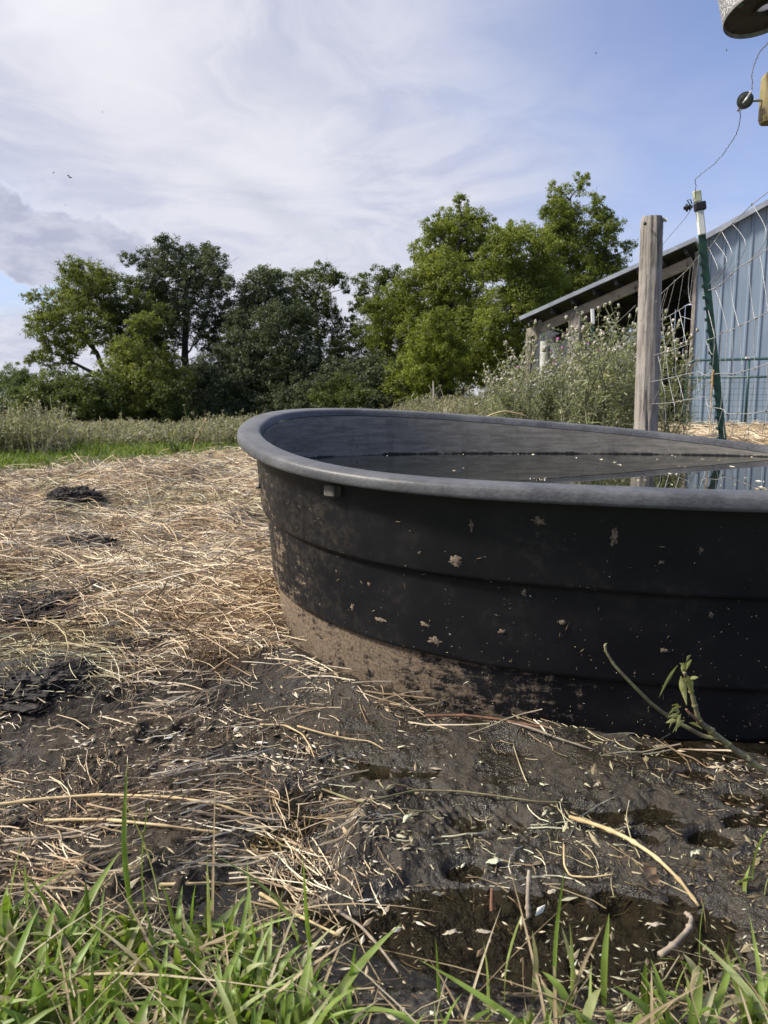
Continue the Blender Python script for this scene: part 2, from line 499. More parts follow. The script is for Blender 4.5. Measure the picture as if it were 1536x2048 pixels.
_hr = np.random.default_rng(123)
HOOF = []
for _ in range(38):
    _p = gp(_hr.uniform(-60, 1560), 1400 + 440 * _hr.uniform() ** 1.1)
    HOOF.append((_p[0], _p[1], _hr.uniform(.024, .046), _hr.uniform(.008, .020)))

def ground_z(x, y):
    x = np.asarray(x, float); y = np.asarray(y, float)
    r = np.hypot(x, y)
    z = .006 * fbm(x, y, 2.0, 3, 1)
    # rise towards the barn, faint swell in the field
    z = z + .30 * sst(x + .25 * y, 2.6, 5.6) * sst(y, 2.9, 8.0) + .05 * fbm(x, y, .25, 3, 3) * sst(y, 3.5, 8)
    sm = straw_mask(x, y)
    z = z + sm * (.030 + .12 * fbm(x, y, 1.9, 3, 21) * sst(r, 2.0, 3.5) + .045 * fbm(x, y, 5.5, 3, 22))
    z = z + .07 * bell(x, y, gp(470, 1180), .30, .5) + .20 * bell(x, y, gp(275, 985), .45, .5) + .10 * bell(x, y, gp(450, 975), .5, .5) + .08 * bell(x, y, gp(60, 1065), .5, .4)
    for (a, b, rr, _), c in zip(CLODS, CLODP):
        z = z + rr * .28 * bell(x, y, c, rr * 1.1, rr * 1.1)
    # trodden mud
    mud = (1 - sm) * (1 - sst(r, 3.2, 4.2))
    rough = fbm(x, y, 7, 4, 41, .55)
    lumps = np.abs(fbm(x, y, 17, 3, 44)) - .25
    z = z + mud * (.020 * fbm(x, y, 3.0, 3, 40) + .014 * rough + .010 * lumps * sst(fbm(x, y, 2.2, 2, 49), -.2, .4) + .0095 * np.abs(fbm(x, y, 34, 3, 46, .6)) + .0055 * fbm(x, y, 80, 3, 47, .65) + .001)
    for c, rx, ry, ro, dep in PUD:
        z = z - dep * .62 * bell(x, y, c, rx, ry, ro) ** .8 * np.clip(mud + .2, 0, 1) * (1 + .5 * fbm(x, y, 8, 3, 91))
    # ridge of churned mud
    for p, q in zip(RIDGE[:-1], RIDGE[1:]):
        dx, dy = q[0] - p[0], q[1] - p[1]; L2 = dx * dx + dy * dy
        t = np.clip(((x - p[0]) * dx + (y - p[1]) * dy) / L2, 0, 1)
        ex, ey = x - p[0] - t * dx, y - p[1] - t * dy
        dd = np.hypot(ex, ey) * np.where(ex > 0, .45, 1.3)
        z = z + .016 * np.exp(-(dd / .028) ** 2) * (1 + .5 * fbm(x, y, 30, 2, 77))
    # boot prints with tread
    for c, rx, ry, ro, kk, ka in [(gp(545, 1505), .16, .055, .15, 330, 0.0), (gp(950, 1625), .15, .06, -.2, 300, .7), (gp(420, 1590), .12, .05, .2, 0, 0)]:
        bm = bell(x, y, c, rx, ry, ro)
        u = (x - c[0]) * math.cos(ro + ka) + (y - c[1]) * math.sin(ro + ka)
        z = z - .010 * sst(bm, .25, .7) * (mud > .3)
        if kk: z = z + .0042 * np.sin(u * kk + 1.5 * fbm(x, y, 14, 2, 52)) * sst(bm + .5 * fbm(x, y, 16, 2, 53), .25, .7) * (mud > .3)
    for hx, hy, hr, hd in HOOF:
        q = np.hypot(x - hx, (y - hy) * 1.15) / hr
        near = q < 3
        z = z + np.where(near, mud * (-hd * np.exp(-q ** 4) + hd * .45 * np.exp(-((q - 1.35) / .28) ** 2) * (1 + .8 * fbm(x, y, 20, 2, 93))), 0)
    # the tank stands in its own bed
    td = tank_dist(x, y)
    w = 1 - sst(td, -.02, .32)
    bed = base_plane(x, y) + .004 + .018 * fbm(x, y, 9, 3, 61) + .03 * np.exp(-((td - .05) / .05) ** 2) * (fbm(x, y, 5, 2, 64) + .45)
    z = z * (1 - w) + bed * w
    z = np.where(td < -.05, np.minimum(z, base_plane(x, y) - .01), z)
    return z

def make_ground():
    r1 = np.exp(np.arange(math.log(.70), math.log(2.75), .0033))
    r2 = np.exp(np.arange(math.log(2.76), math.log(9), .009))
    r3 = np.exp(np.arange(math.log(9.1), math.log(900), .05))
    r0 = np.array([.08, .2, .35, .5, .6, .66])
    rr = np.concatenate([r0, r1, r2, r3])
    fine = np.arange(-R_(36), R_(36), .0034)
    coarse = np.linspace(R_(36), 2 * math.pi - R_(36), 90)
    an = np.concatenate([fine, coarse[:-1]])
    A, Rr = np.meshgrid(an, rr)
    X, Y = Rr * np.sin(A), Rr * np.cos(A)
    Z = ground_z(X, Y)
    n, m = X.shape
    V = np.stack([X, Y, Z], -1).reshape(-1, 3)
    i, j = np.meshgrid(np.arange(n - 1), np.arange(m), indexing='ij')
    Q = np.stack([i * m + j, (i + 1) * m + j, (i + 1) * m + (j + 1) % m, i * m + (j + 1) % m], -1).reshape(-1, 4)[:, ::-1]
    mb = MB(); mb.add(V, Q[:, ::-1])
    T = [[k, (k + 1) % m, n * m] for k in range(m)]
    mb.v[0] = np.concatenate([V, [[0, 0, 0]]]); mb.n += 1; mb.a[0] = np.zeros(mb.n); mb.t.append(np.array(T))
    m_, g, b = mat('ground_soil')
    p = geo_pos(g)
    straw, grass, dark, wet = (g.attr(k) for k in ('straw', 'grass', 'dark', 'wet'))
    nf = g.noise(p, 55, 6, .65); nm = g.noise(p, 9, 5, .6); ns = g.noise(g.vmath('MULTIPLY', p, (1, 1, 1)), 160, 3, .6)
    mudc = g.mix(g.ss(nm, .35, .65), (.068, .053, .038), (.023, .018, .012))
    mudc = g.mix(g.math('MULTIPLY', g.ss(nf, .54, .70), .65), mudc, (.15, .122, .09))
    mudc = g.mix(g.math('MULTIPLY', wet, .65), mudc, (.0205, .0175, .0115))
    sx = g.new('ShaderNodeTexVoronoi'); g.l.new(p, sx.inputs[0]); sx.inputs['Scale'].default_value = 90
    strc = g.mix(g.ss(nf, .35, .65), (.34, .255, .15), (.12, .088, .056))
    strc = g.mix(g.math('MULTIPLY', g.ss(ns, .5, .7), .6), strc, (.42, .32, .18))
    c = g.mix(straw, mudc, strc)
    c = g.mix(g.math('MULTIPLY', dark, .95), c, (.030, .025, .021))
    grc = g.mix(g.ss(g.noise(p, 3.0, 5, .6), .35, .65), (.10, .135, .035), (.15, .17, .055))
    c = g.mix(grass, c, grc)
    g.l.new(c, b.inputs['Base Color'])
    rough = g.math('SUBTRACT', .86, g.math('MULTIPLY', g.math('MULTIPLY', wet, g.ss(nm, .36, .56)), .66))
    g.l.new(rough, b.inputs['Roughness'])
    g.l.new(g.math('ADD', .14, g.math('MULTIPLY', wet, .36)), b.inputs['Specular IOR Level'])
    bump(g, b, g.math('ADD', nf, g.math('MULTIPLY', ns, .6)), .9, .009)
    o = mb.build('ground', m_, smooth=True)
    x, y = np.append(X.ravel(), 0), np.append(Y.ravel(), 0)
    zz = np.append(Z.ravel(), 0)
    r = np.hypot(x, y); sm = straw_mask(x, y)
    gr = sst(field_edge(x, y), 7.8, 8.8) * (1 - .25 * sst(fbm(x, y, 1.3, 3, 12), .1, .5))
    gr = np.maximum(gr * (1 - sm), .8 * sst(r, 16, 22))
    gr = np.maximum(gr, .8 * sst(y, .70, .35))
    td = tank_dist(x, y)
    wet = (1 - sm) * (1 - sst(r, 2.6, 3.4)) * np.clip(.66 + .25 * fbm(x, y, 4, 3, 58) + .6 * np.maximum(sst(zz, WATER_Z + .034, WATER_Z + .006), .8 - .8 * sst(td, .05, .4)) - .55 * sst(-x, -.02, .35), 0, 1)
    for k, v in (('straw', sm * (1 - .35 * sst(fbm(x, y, 2.5, 4, 33), .1, .5))), ('grass', gr), ('dark', dark_mask(x, y)), ('wet', wet)):
        a = o.data.attributes.new(k, 'FLOAT', 'POINT'); a.data.foreach_set('value', v.astype(np.float32))
    tag(o, 'muddy trodden ground with straw litter and grass running to the trees', 'ground', kind='structure')
make_ground()

def water_mat(name, deep, rough=.02, clear=0.0, wav=(14, .05)):
    m, g, b = mat(name)
    b.inputs['Base Color'].default_value = (*deep, 1); b.inputs['Roughness'].default_value = rough; b.inputs['IOR'].default_value = 1.33
    bump(g, b, g.noise(geo_pos(g), wav[0], 3, .5), wav[1], .01)
    if clear:
        t = g.new('ShaderNodeBsdfTransparent'); t.inputs[0].default_value = (.84, .80, .68, 1)
        gl = g.new('ShaderNodeBsdfGlossy'); gl.inputs['Roughness'].default_value = rough
        fr = g.new('ShaderNodeFresnel'); fr.inputs[0].default_value = 1.33
        for nn in (gl, fr): g.l.new(b.inputs['Normal'].links[0].from_socket, nn.inputs['Normal'])
        ms = g.new('ShaderNodeMixShader'); g.l.new(fr.outputs[0], ms.inputs[0])
        g.l.new(t.outputs[0], ms.inputs[1]); g.l.new(gl.outputs[0], ms.inputs[2])
        g.l.new(ms.outputs[0], g.n['Material Output'].inputs[0])
    return m
M_puddle = water_mat('puddle_water', (.02, .016, .01), .015, .5, (22, .06))
M_tankwater = water_mat('tank_water', (.010, .011, .008), .0, 0, (5, .012))

def make_puddle():
    mb = MB()
    x0, x1, y0, y1, k = -.55, 1.05, .98, 1.9, 40
    gx, gy = np.meshgrid(np.linspace(x0, x1, k), np.linspace(y0, y1, k))
    V = np.stack([gx, gy, np.full_like(gx, WATER_Z)], -1).reshape(-1, 3)
    i, j = np.meshgrid(np.arange(k - 1), np.arange(k - 1), indexing='ij')
    Q = np.stack([i * k + j, i * k + j + 1, (i + 1) * k + j + 1, (i + 1) * k + j], -1).reshape(-1, 4)
    V3 = V.reshape(k, k, 3)
    keep = []
    cen = V[Q].mean(1)
    keep = (tank_dist(cen[:, 0], cen[:, 1]) > -.08)
    mb.add(V, Q[keep])
    o = mb.build('puddle', M_puddle)
    tag(o, 'shallow brown puddle lying in the trodden mud before the tank', 'puddle', kind='structure')
make_puddle()

# ------------------------------------------------------------------ the stock tank
def tank_mat():
    m, g, b = mat('black_tank_plastic')
    dep, side = g.attr('depth'), g.attr('side')     # depth below the rim in metres; side 1 outer wall, 0 rim, -1 inner wall
    p = geo_pos(g)
    sx = g.new('ShaderNodeSeparateXYZ'); g.l.new(p, sx.inputs[0])
    nb = g.noise(p, 6, 5, .6); nf = g.noise(p, 38, 6, .7); nd = g.noise(g.vmath('MULTIPLY', p, (22, 22, 60)), 1, 5, .65)
    outer = g.ss(side, .5, .6); inner = g.ss(side, -.5, -.6)
    c = g.mix(g.ss(nb, .3, .7), (.0055, .006, .008), (.010, .0105, .0125))
    # rim: scuffed and greyed
    scr = g.math('ADD', g.math('MULTIPLY', g.noise(g.vmath('MULTIPLY', p, (70, 190, 190)), 1, 6, .75, .4), .5), g.math('MULTIPLY', g.noise(p, 7, 4, .6), .5))
    rimc = g.mix(g.ss(scr, .34, .68), (.050, .051, .056), (.145, .147, .153))
    rimw = g.math('MULTIPLY', g.math('SUBTRACT', 1, outer), g.math('SUBTRACT', 1, inner))
    c = g.mix(g.math('MULTIPLY', rimw, .9), c, rimc)
    # inner wall: dry grey film above the water line
    inc = g.mix(g.ss(g.noise(g.vmath('MULTIPLY', p, (9, 9, 70)), 1, 5, .7), .35, .68), (.115, .108, .096), (.20, .19, .168))
    blot = g.math('MULTIPLY', g.ss(g.noise(p, 13, 5, .8), .66, .72), .8)
    inc = g.mix(g.math('MULTIPLY', g.ss(g.noise(g.vmath('MULTIPLY', p, (17, 17, 5)), 1, 6, .75), .50, .72), .40), inc, (.055, .053, .050))
    inc = g.mix(g.math('MULTIPLY', g.ss(g.noise(p, 90, 3, .6), .66, .72), .5), inc, (.36, .34, .30))
    inc = g.mix(blot, inc, (.02, .02, .021))
    above = g.math('SUBTRACT', sx.outputs[2], TK['hw'])
    line = g.ss(g.math('ADD', above, g.math('MULTIPLY', g.math('SUBTRACT', g.math('ADD', g.math('MULTIPLY', g.noise(p, 6, 2, .5), .6), g.math('MULTIPLY', g.noise(p, 60, 5, .75), .4)), .5), .055)), .003, .008)
    inc = g.mix(line, (.012, .012, .012), inc)
    c = g.mix(inner, c, inc)
    # dried mud on the outside: thick at the foot and round the left end, splashes above
    left = g.ss(sx.outputs[0], .10, -.42)
    foot = g.ss(dep, .44, .60)
    foot = g.math('MULTIPLY', foot, g.ss(sx.outputs[0], 1.15, .15))
    low3 = g.math('MULTIPLY', g.ss(dep, .472, .482), g.math('ADD', .12, g.math('MULTIPLY', g.ss(sx.outputs[0], 1.0, -.25), .80)))
    amt = g.math('MAXIMUM', g.math('MULTIPLY', low3, 1.0), g.math('MULTIPLY', left, g.math('ADD', .46, g.math('MULTIPLY', dep, .5))))
    amt = g.math('MAXIMUM', amt, g.math('MULTIPLY', foot, .45))
    streak = g.noise(g.vmath('MULTIPLY', p, (16, 16, 7)), 1, 6, .72, .6)
    fld = g.math('ADD', g.math('MULTIPLY', nd, .45), g.math('MULTIPLY', streak, .55))
    mudm = g.ss(g.math('ADD', g.math('ADD', fld, g.math('MULTIPLY', g.math('SUBTRACT', g.noise(p, 130, 4, .7), .5), .17)), g.math('MULTIPLY', amt, .36)), .70, .80)
    spl = g.ss(g.noise(p, 60, 3, .6), .70, .735)
    spl = g.math('MULTIPLY', g.math('MULTIPLY', spl, g.ss(g.noise(p, 5, 2), .42, .6)), .75)
    film = g.math('MULTIPLY', g.math('MULTIPLY', g.ss(nf, .42, .68), g.ss(g.math('ADD', nb, g.math('MULTIPLY', left, .35)), .45, .80)), .24)
    c = g.mix(g.math('MULTIPLY', film, outer), c, (.12, .095, .068))
    mm = g.math('MULTIPLY', g.math('MAXIMUM', mudm, spl), outer)
    c = g.mix(g.math('MULTIPLY', mm, .88), c, g.mix(g.ss(g.noise(p, 120, 4, .75), .38, .62), (.115, .084, .057), (.235, .180, .126)))
    g.l.new(c, b.inputs['Base Color'])
    ro = g.math('ADD', .40, g.math('MULTIPLY', nb, .16))
    ro = g.math('SUBTRACT', ro, g.math('MULTIPLY', rimw, .08)); ro = g.math('ADD', ro, g.math('MULTIPLY', mm, .4)); ro = g.math('ADD', ro, g.math('MULTIPLY', inner, .12))
    g.l.new(ro, b.inputs['Roughness'])
    b.inputs['Specular IOR Level'].default_value = .27
    bump(g, b, g.math('ADD', g.math('MULTIPLY', mm, .8), g.math('ADD', g.math('MULTIPLY', nf, .12), g.math('MULTIPLY', g.math('MULTIPLY', rimw, scr), .5))), .5, .004)
    return m
M_tank = tank_mat()

OUTP = [(.040, .0365), (.055, .040), (.057, .055), (.071, .236), (.0725, .2425), (.0745, .2465), (.084, .2505), (.088, .254), (.0895, .262),
        (.1035, .463), (.1048, .470), (.107, .4745), (.116, .479), (.1195, .483), (.1205, .492), (.130, .615), (.136, .632)]
RIMP = [(.0800, .022), (.0765, .012), (.0735, .0050), (.0690, .0014), (.0620, 0), (.0400, .0002), (.0160, .0012), (.0100, .0026), (.0050, .0060), (.0024, .0105), (.0008, .018), (.0002, .027), (.001, .0335), (.004, .0362), (.009, .0368), (.012, .034), (.040, .0340)]
INP = [(.165, .60), (.150, .58), (.138, .49), (.122, .47), (.106, .26), (.096, .25), (.090, .12), (.085, .05), (.0805, .024)]

def frw(dep): return max(0.0, 1 - dep / .63)

def make_tank():
    root = empty('stock_tank', (TK['cx'], TK['cy'], 0), 'large oval black plastic stock tank full of water, standing in mud', 'water tank')
    n = 288
    th = np.linspace(0, 2 * np.pi, n, endpoint=False)
    def shell(name, prof, side, close=None, flip=False):
        rings = [tank_pt(th, i, d, frw(d)) for i, d in prof]
        m = len(rings)
        V = np.concatenate(rings)
        # slight waviness of moulded plastic
        dep = np.repeat([d for _, d in prof], n)
        i, j = np.meshgrid(np.arange(m - 1), np.arange(n), indexing='ij')
        Q = np.stack([i * n + j, i * n + (j + 1) % n, (i + 1) * n + (j + 1) % n, (i + 1) * n + j], -1).reshape(-1, 4)
        T = []
        if close is not None:
            k = 0 if close == 0 else m - 1
            V = np.concatenate([V, rings[k].mean(0)[None]]); dep = np.append(dep, dep[k * n])
            T = [[k * n + q, k * n + (q + 1) % n, m * n] for q in range(n)]
        mb = MB(); mb.add(V, Q if flip else Q[:, ::-1], T)
        o = mb.build(name, M_tank, root, smooth=True, crease=50)
        for k, v in (('depth', dep), ('side', np.full(len(dep), side))):
            a = o.data.attributes.new(k, 'FLOAT', 'POINT'); a.data.foreach_set('value', np.asarray(v, np.float32))
        return o
    shell('outer_wall', OUTP, 1.0, flip=False)
    shell('rim', RIMP, 0.0)
    shell('inner_wall', INP, -1.0, close=0)
    return root
TANK = make_tank()

# outer wall lookup: photo pixel -> point and normal on the wall
_th = np.linspace(math.pi * .85, math.pi * 2.1, 900)
_dp = np.linspace(.045, .625, 240)
_pi, _pd = np.array([a for a, _ in OUTP]), np.array([b for _, b in OUTP])
_G = np.stack([tank_pt(_th, np.interp(d, _pd, _pi), d, frw(d)) for d in _dp])
def _proj(P):
    X, Y, Z = P[..., 0], P[..., 1], P[..., 2] - HC
    d = Y * CP - Z * SP; u = Y * SP + Z * CP
    return 768 + F * X / d, 1024 - F * u / d
_gx, _gy = _proj(_G)
def wall_at(px, py):
    k = np.argmin((_gx - px) ** 2 + (_gy - py) ** 2); i, j = divmod(int(k), len(_th))
    i2, j2 = min(max(i, 1), len(_dp) - 2), min(max(j, 1), len(_th) - 2)
    tu = _G[i2, j2 + 1] - _G[i2, j2 - 1]; tv = _G[i2 + 1, j2] - _G[i2 - 1, j2]
    tu /= np.linalg.norm(tu); nn = np.cross(tu, -tv); nn /= np.linalg.norm(nn)
    if nn @ (np.array([0, 0, HC]) - _G[i, j]) < 0: nn = -nn
    return _G[i, j], nn, tu

M_mudcake = simple('dried_mud', (.21, .165, .12), .95, 0, .6, 140, .9)
def splat(px, py, rx, ry, seed):
    c, nn, tu = wall_at(px, py); tv = np.cross(nn, tu)
    rg = np.random.default_rng(seed)
    k = 22; V = [c + nn * .0026]
    for s_, h in ((.55, .0022), (1.0, .0004)):
        for q in range(k):
            a = 2 * math.pi * q / k
            f = s_ * .8 * (1 + rg.uniform(-.5, .6) * s_)
            V.append(c + tu * math.cos(a) * rx * f + tv * math.sin(a) * ry * f + nn * (h + rg.uniform(0, .0015) * (s_ < 1)))
    T = [[0, 1 + q, 1 + (q + 1) % k] for q in range(k)]
    Q = [[1 + q, 1 + k + q, 1 + k + (q + 1) % k, 1 + (q + 1) % k] for q in range(k)]
    MB().add(V, Q, T).build('mud_splat', M_mudcake, TANK, smooth=True)
for i, s_ in enumerate([(912, 1122, .020, .015), (1078, 1042, .018, .010), (1230, 1076, .011, .020), (738, 1168, .006, .008), (1048, 1184, .006, .010), (848, 1250, .016, .007), (870, 1282, .018, .010),
                        (945, 1050, .007, .014), (1320, 1125, .008, .006), (1400, 1100, .006, .008), (1125, 1247, .009, .007), (705, 1215, .008, .010), (760, 1240, .02, .007), (1420, 1230, .007, .009), (1330, 1300, .012, .006), (1005, 1262, .010, .006)]):
    splat(*s_, 100 + i)

def tank_bits():
    m, g, b = mat('stuck_litter'); g.l.new(g.ramp(island(g), [(0, (.06, .045, .03)), (.55, (.16, .12, .075)), (.88, (.36, .30, .20)), (1, (.70, .67, .60))]), b.inputs['Base Color'])
    b.inputs['Roughness'].default_value = .9
    mb = MB()
    rg = np.random.default_rng(5)
    for k in range(420):
        px = rg.uniform(560, 1536); t = rg.uniform(0, 1) ** .45
        top = np.interp(px, [560, 800, 1100, 1536], [960, 1000, 1025, 1030]); bot = np.interp(px, [560, 640, 830, 1190, 1536], [1230, 1330, 1405, 1470, 1500])
        c, nn, tu = wall_at(px, top + (bot - top) * t)
        tv = np.cross(nn, tu); a = rg.uniform(0, 6.28)
        e = tu * math.cos(a) + tv * math.sin(a); f = np.cross(nn, e)
        L = rg.choice([.0016, .003, .009], p=[.68, .25, .07]) * rg.uniform(.5, 1.2); w = rg.uniform(.0006, .0014)
        c = c + nn * .002
        mb.add([c - e * L, c + f * w, c + e * L, c - f * w, c + nn * .0012], None, [[0, 1, 4], [1, 2, 4], [2, 3, 4], [3, 0, 4]])
    o = mb.build('stuck_straw_bits', m, TANK)
    o['kind'] = 'stuff'
tank_bits()

def tank_lug():
    c, nn, tu = wall_at(672, 985)
    tv = np.array([0, 0, 1.]); nn = np.array([nn[0], nn[1], 0]); nn /= np.linalg.norm(nn); tu = np.cross(tv, nn)
    m = simple('dusty_lug', (.13, .12, .105), .8, 0, .5, 60, .4)
    MB().box(c + nn * .010 + tv * .006, (.036, .034, .032), np.array([tu, nn, tv]), .004).build('lug', m, TANK)
tank_lug()

def tank_water():
    n = 200
    th = np.linspace(0, 2 * np.pi, n, endpoint=False)
    P0 = tank_pt(th, .0885, .09, .85); P0[:, 2] = TK['hw']
    c = P0.mean(0)
    ks = [1, .8, .5, .2]
    V = np.concatenate([c + (P0 - c) * k for k in ks] + [c[None]])
    Q = [[r * n + q, r * n + (q + 1) % n, (r + 1) * n + (q + 1) % n, (r + 1) * n + q] for r in range(3) for q in range(n)]
    T = [[3 * n + q, 3 * n + (q + 1) % n, 4 * n] for q in range(n)]
    o = MB().add(V, Q, T).build('water', M_tankwater)
    tag(o, 'still dark water filling the black stock tank and reflecting the fence', 'water', kind='structure')
    # floating bits of straw and seed
    m, g, b = mat('floating_bits'); g.l.new(g.ramp(island(g), [(0, (.30, .24, .14)), (.5, (.60, .52, .36)), (1, (.78, .74, .64))]), b.inputs['Base Color'])
    mb = MB(); rg = np.random.default_rng(9)
    pts = [(775, 912), (800, 911), (772, 906), (798, 907), (835, 908), (900, 910), (925, 909), (990, 912), (1042, 908), (1045, 913), (1065, 909), (790, 943), (925, 936), (1000, 945), (1070, 958), (1100, 930), (1150, 915), (1175, 935), (1240, 930), (1255, 922), (1310, 918), (1360, 931), (1365, 933), (1380, 930), (1405, 918), (1420, 919), (1505, 914), (1510, 915), (1440, 920), (1290, 945), (1490, 955), (1500, 962), (1520, 978), (1505, 981), (1480, 983), (1530, 960), (1350, 912), (870, 915), (1230, 925), (960, 925)]
    pts = pts[::2] + [(rg.uniform(900, 1536), rg.uniform(915, 975)) for _ in range(14)]
    for px, py in pts:
        p = gp(px, py, TK['hw'])
        for q in range(int(rg.integers(1, 4))):
            a = rg.uniform(0, 6.28); L = rg.uniform(.002, .011); w = rg.uniform(.0008, .002)
            o2 = p + np.array([rg.uniform(-.015, .015), rg.uniform(-.02, .02), .0005])
            e = np.array([math.cos(a), math.sin(a), 0]); f = np.array([-e[1], e[0], 0])
            mb.add([o2 - e * L, o2 - f * w, o2 + e * L, o2 + f * w, o2 + [0, 0, w * 1.2]], None, [[0, 1, 4], [1, 2, 4], [2, 3, 4], [3, 0, 4]])
    o = mb.build('floating_straw', m)
    tag(o, 'pale straw and seed bits floating on the dark tank water', 'floating straw', kind='stuff')
tank_water()

# ------------------------------------------------------------------ trees
def wander(P0, P1, k, amp, rg):
    t = np.linspace(0, 1, k)[:, None]
    P = P0 + (P1 - P0) * t
    L = np.linalg.norm(P1 - P0)
    w = np.cumsum(rg.normal(0, 1, (k, 3)), 0); w = w - w[0] - t * (w[-1] - w[0])
    return P + w * amp * L / math.sqrt(k)

def leaf_cloud(mb, centers, radii, per, size, rg, flat=.0):
    """leaf-sized rhombs spread round cluster centres"""
    N = len(centers) * per
    C = np.repeat(centers, per, 0); Rr = np.repeat(radii, per, 0)
    d = rg.normal(0, 1, (N, 3)); d /= np.linalg.norm(d, axis=1)[:, None]
    P = C + d * (rg.uniform(0, 1, (N, 1)) ** .5) * Rr * np.array([1, 1, .75])
    nrm = d * .6 + rg.normal(0, .6, (N, 3)) + np.array([0, 0, .55]); nrm /= np.linalg.norm(nrm, axis=1)[:, None]
    t = np.cross(nrm, rg.normal(0, 1, (N, 3))); t /= np.linalg.norm(t, axis=1)[:, None]
    t[:, 2] -= .35; t /= np.linalg.norm(t, axis=1)[:, None]
    b = np.cross(nrm, t); b /= np.linalg.norm(b, axis=1)[:, None]
    s = size * rg.uniform(.6, 1.25, (N, 1))
    w = s * rg.uniform(.40, .55, (N, 1))
    V = np.stack([P - t * s, P + b * w - nrm * s * .12, P + t * s, P - b * w - nrm * s * .12], 1)
    mb.add(V, np.arange(N * 4).reshape(-1, 4))

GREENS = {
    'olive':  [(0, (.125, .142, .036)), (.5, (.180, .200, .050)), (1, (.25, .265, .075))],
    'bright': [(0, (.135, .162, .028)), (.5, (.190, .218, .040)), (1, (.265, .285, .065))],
    'dark':   [(0, (.062, .078, .042)), (.5, (.094, .114, .060)), (1, (.140, .162, .088))],  # leaf colour also holds the trees' backlit darkness and grey haze veil
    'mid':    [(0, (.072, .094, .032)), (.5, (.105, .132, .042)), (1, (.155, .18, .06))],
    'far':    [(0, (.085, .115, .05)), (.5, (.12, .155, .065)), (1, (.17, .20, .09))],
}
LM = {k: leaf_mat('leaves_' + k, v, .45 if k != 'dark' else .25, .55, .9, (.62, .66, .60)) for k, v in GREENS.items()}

def tree(name, label, D, col, trunk, blobs, fill=1.0, leaf=.044, seed=0, second=None, tr=.14, depth=1.0, limbs=True, twigs=0):
    rg = np.random.default_rng(seed)
    base = at(trunk[0][0], trunk[0][1], D); base[2] = float(ground_z(base[0], base[1])) - .05
    root = empty(name, base, label, 'tree' if 'tree' in name or 'sapling' in name else 'bush', 'trees and bushes along the far edge of the field')
    tp = [base] + [at(x, y, D) for x, y in trunk[1:]]
    def smooth(tp, k):
        tp = np.array(tp); t = np.linspace(0, len(tp) - 1, k)
        return np.stack([np.interp(t, range(len(tp)), tp[:, i]) for i in range(3)], 1) + rg.normal(0, .03, (k, 3))
    T = smooth(tp, 14)
    tb = MB()
    tb.tube(T, np.linspace(tr, tr * .10, 14), 8)
    stems = [T]
    if second:
        T2 = smooth([base + [.15, 0, 0]] + [at(x, y, D) for x, y in second], 12)
        tb.tube(T2, np.linspace(tr * .8, tr * .08, 12), 7); stems.append(T2)
    px = D / F
    allS = np.concatenate(stems)
    cl, cr = [], []
    for bx, by, br in blobs:
        r = br * px * 1.12
        c = at(bx, by, D) + np.array([0, rg.uniform(-.9, .9) * depth, 0])
        if limbs:
            below = allS[allS[:, 2] < c[2] - .1 * r]
            if len(below) == 0: below = allS[:2]
            s = below[np.argmin(np.linalg.norm(below - c + np.array([0, 0, .9 * r]), axis=1))]
            tb.tube(wander(s, c, 8, .09, rg), np.linspace(tr * .24, tr * .05, 8), 5, cap=False)
            for _ in range(4):
                e = c + rg.normal(0, .55, 3) * r
                tb.tube(wander(c, e, 5, .1, rg), np.linspace(tr * .06, tr * .02, 5), 4, cap=False)
        m = max(6, int(120 * (r / .8) ** 2 * (.25 + .85 * fill)))
        d = rg.normal(0, 1, (m, 3)); d /= np.linalg.norm(d, axis=1)[:, None]
        rad = rg.uniform(.1, 1.12, (m, 1)) ** .55
        cl.append(c + d * rad * r * np.array([1, 1.1, .95])); cr.append(rg.uniform(.11, .30, (m, 1)) * min(1, .55 + r * .5))
    for _ in range(twigs):                      # bare twigs poking out of a thin top
        bx, by, br = blobs[int(rg.integers(len(blobs)))]
        c = at(bx, by, D); e = c + np.array([rg.normal(0, .8), 0, rg.uniform(.2, 1.2)]) * br * px
        tb.tube(wander(c, e, 5, .08, rg), np.linspace(.012, .005, 5), 3, cap=False)
    tb.build('trunk', M_bark, root, smooth=True)
    mb = MB()
    leaf_cloud(mb, np.concatenate(cl), np.concatenate(cr), 46, leaf, rg)
    mb.build('crown', LM[col], root)
    return root

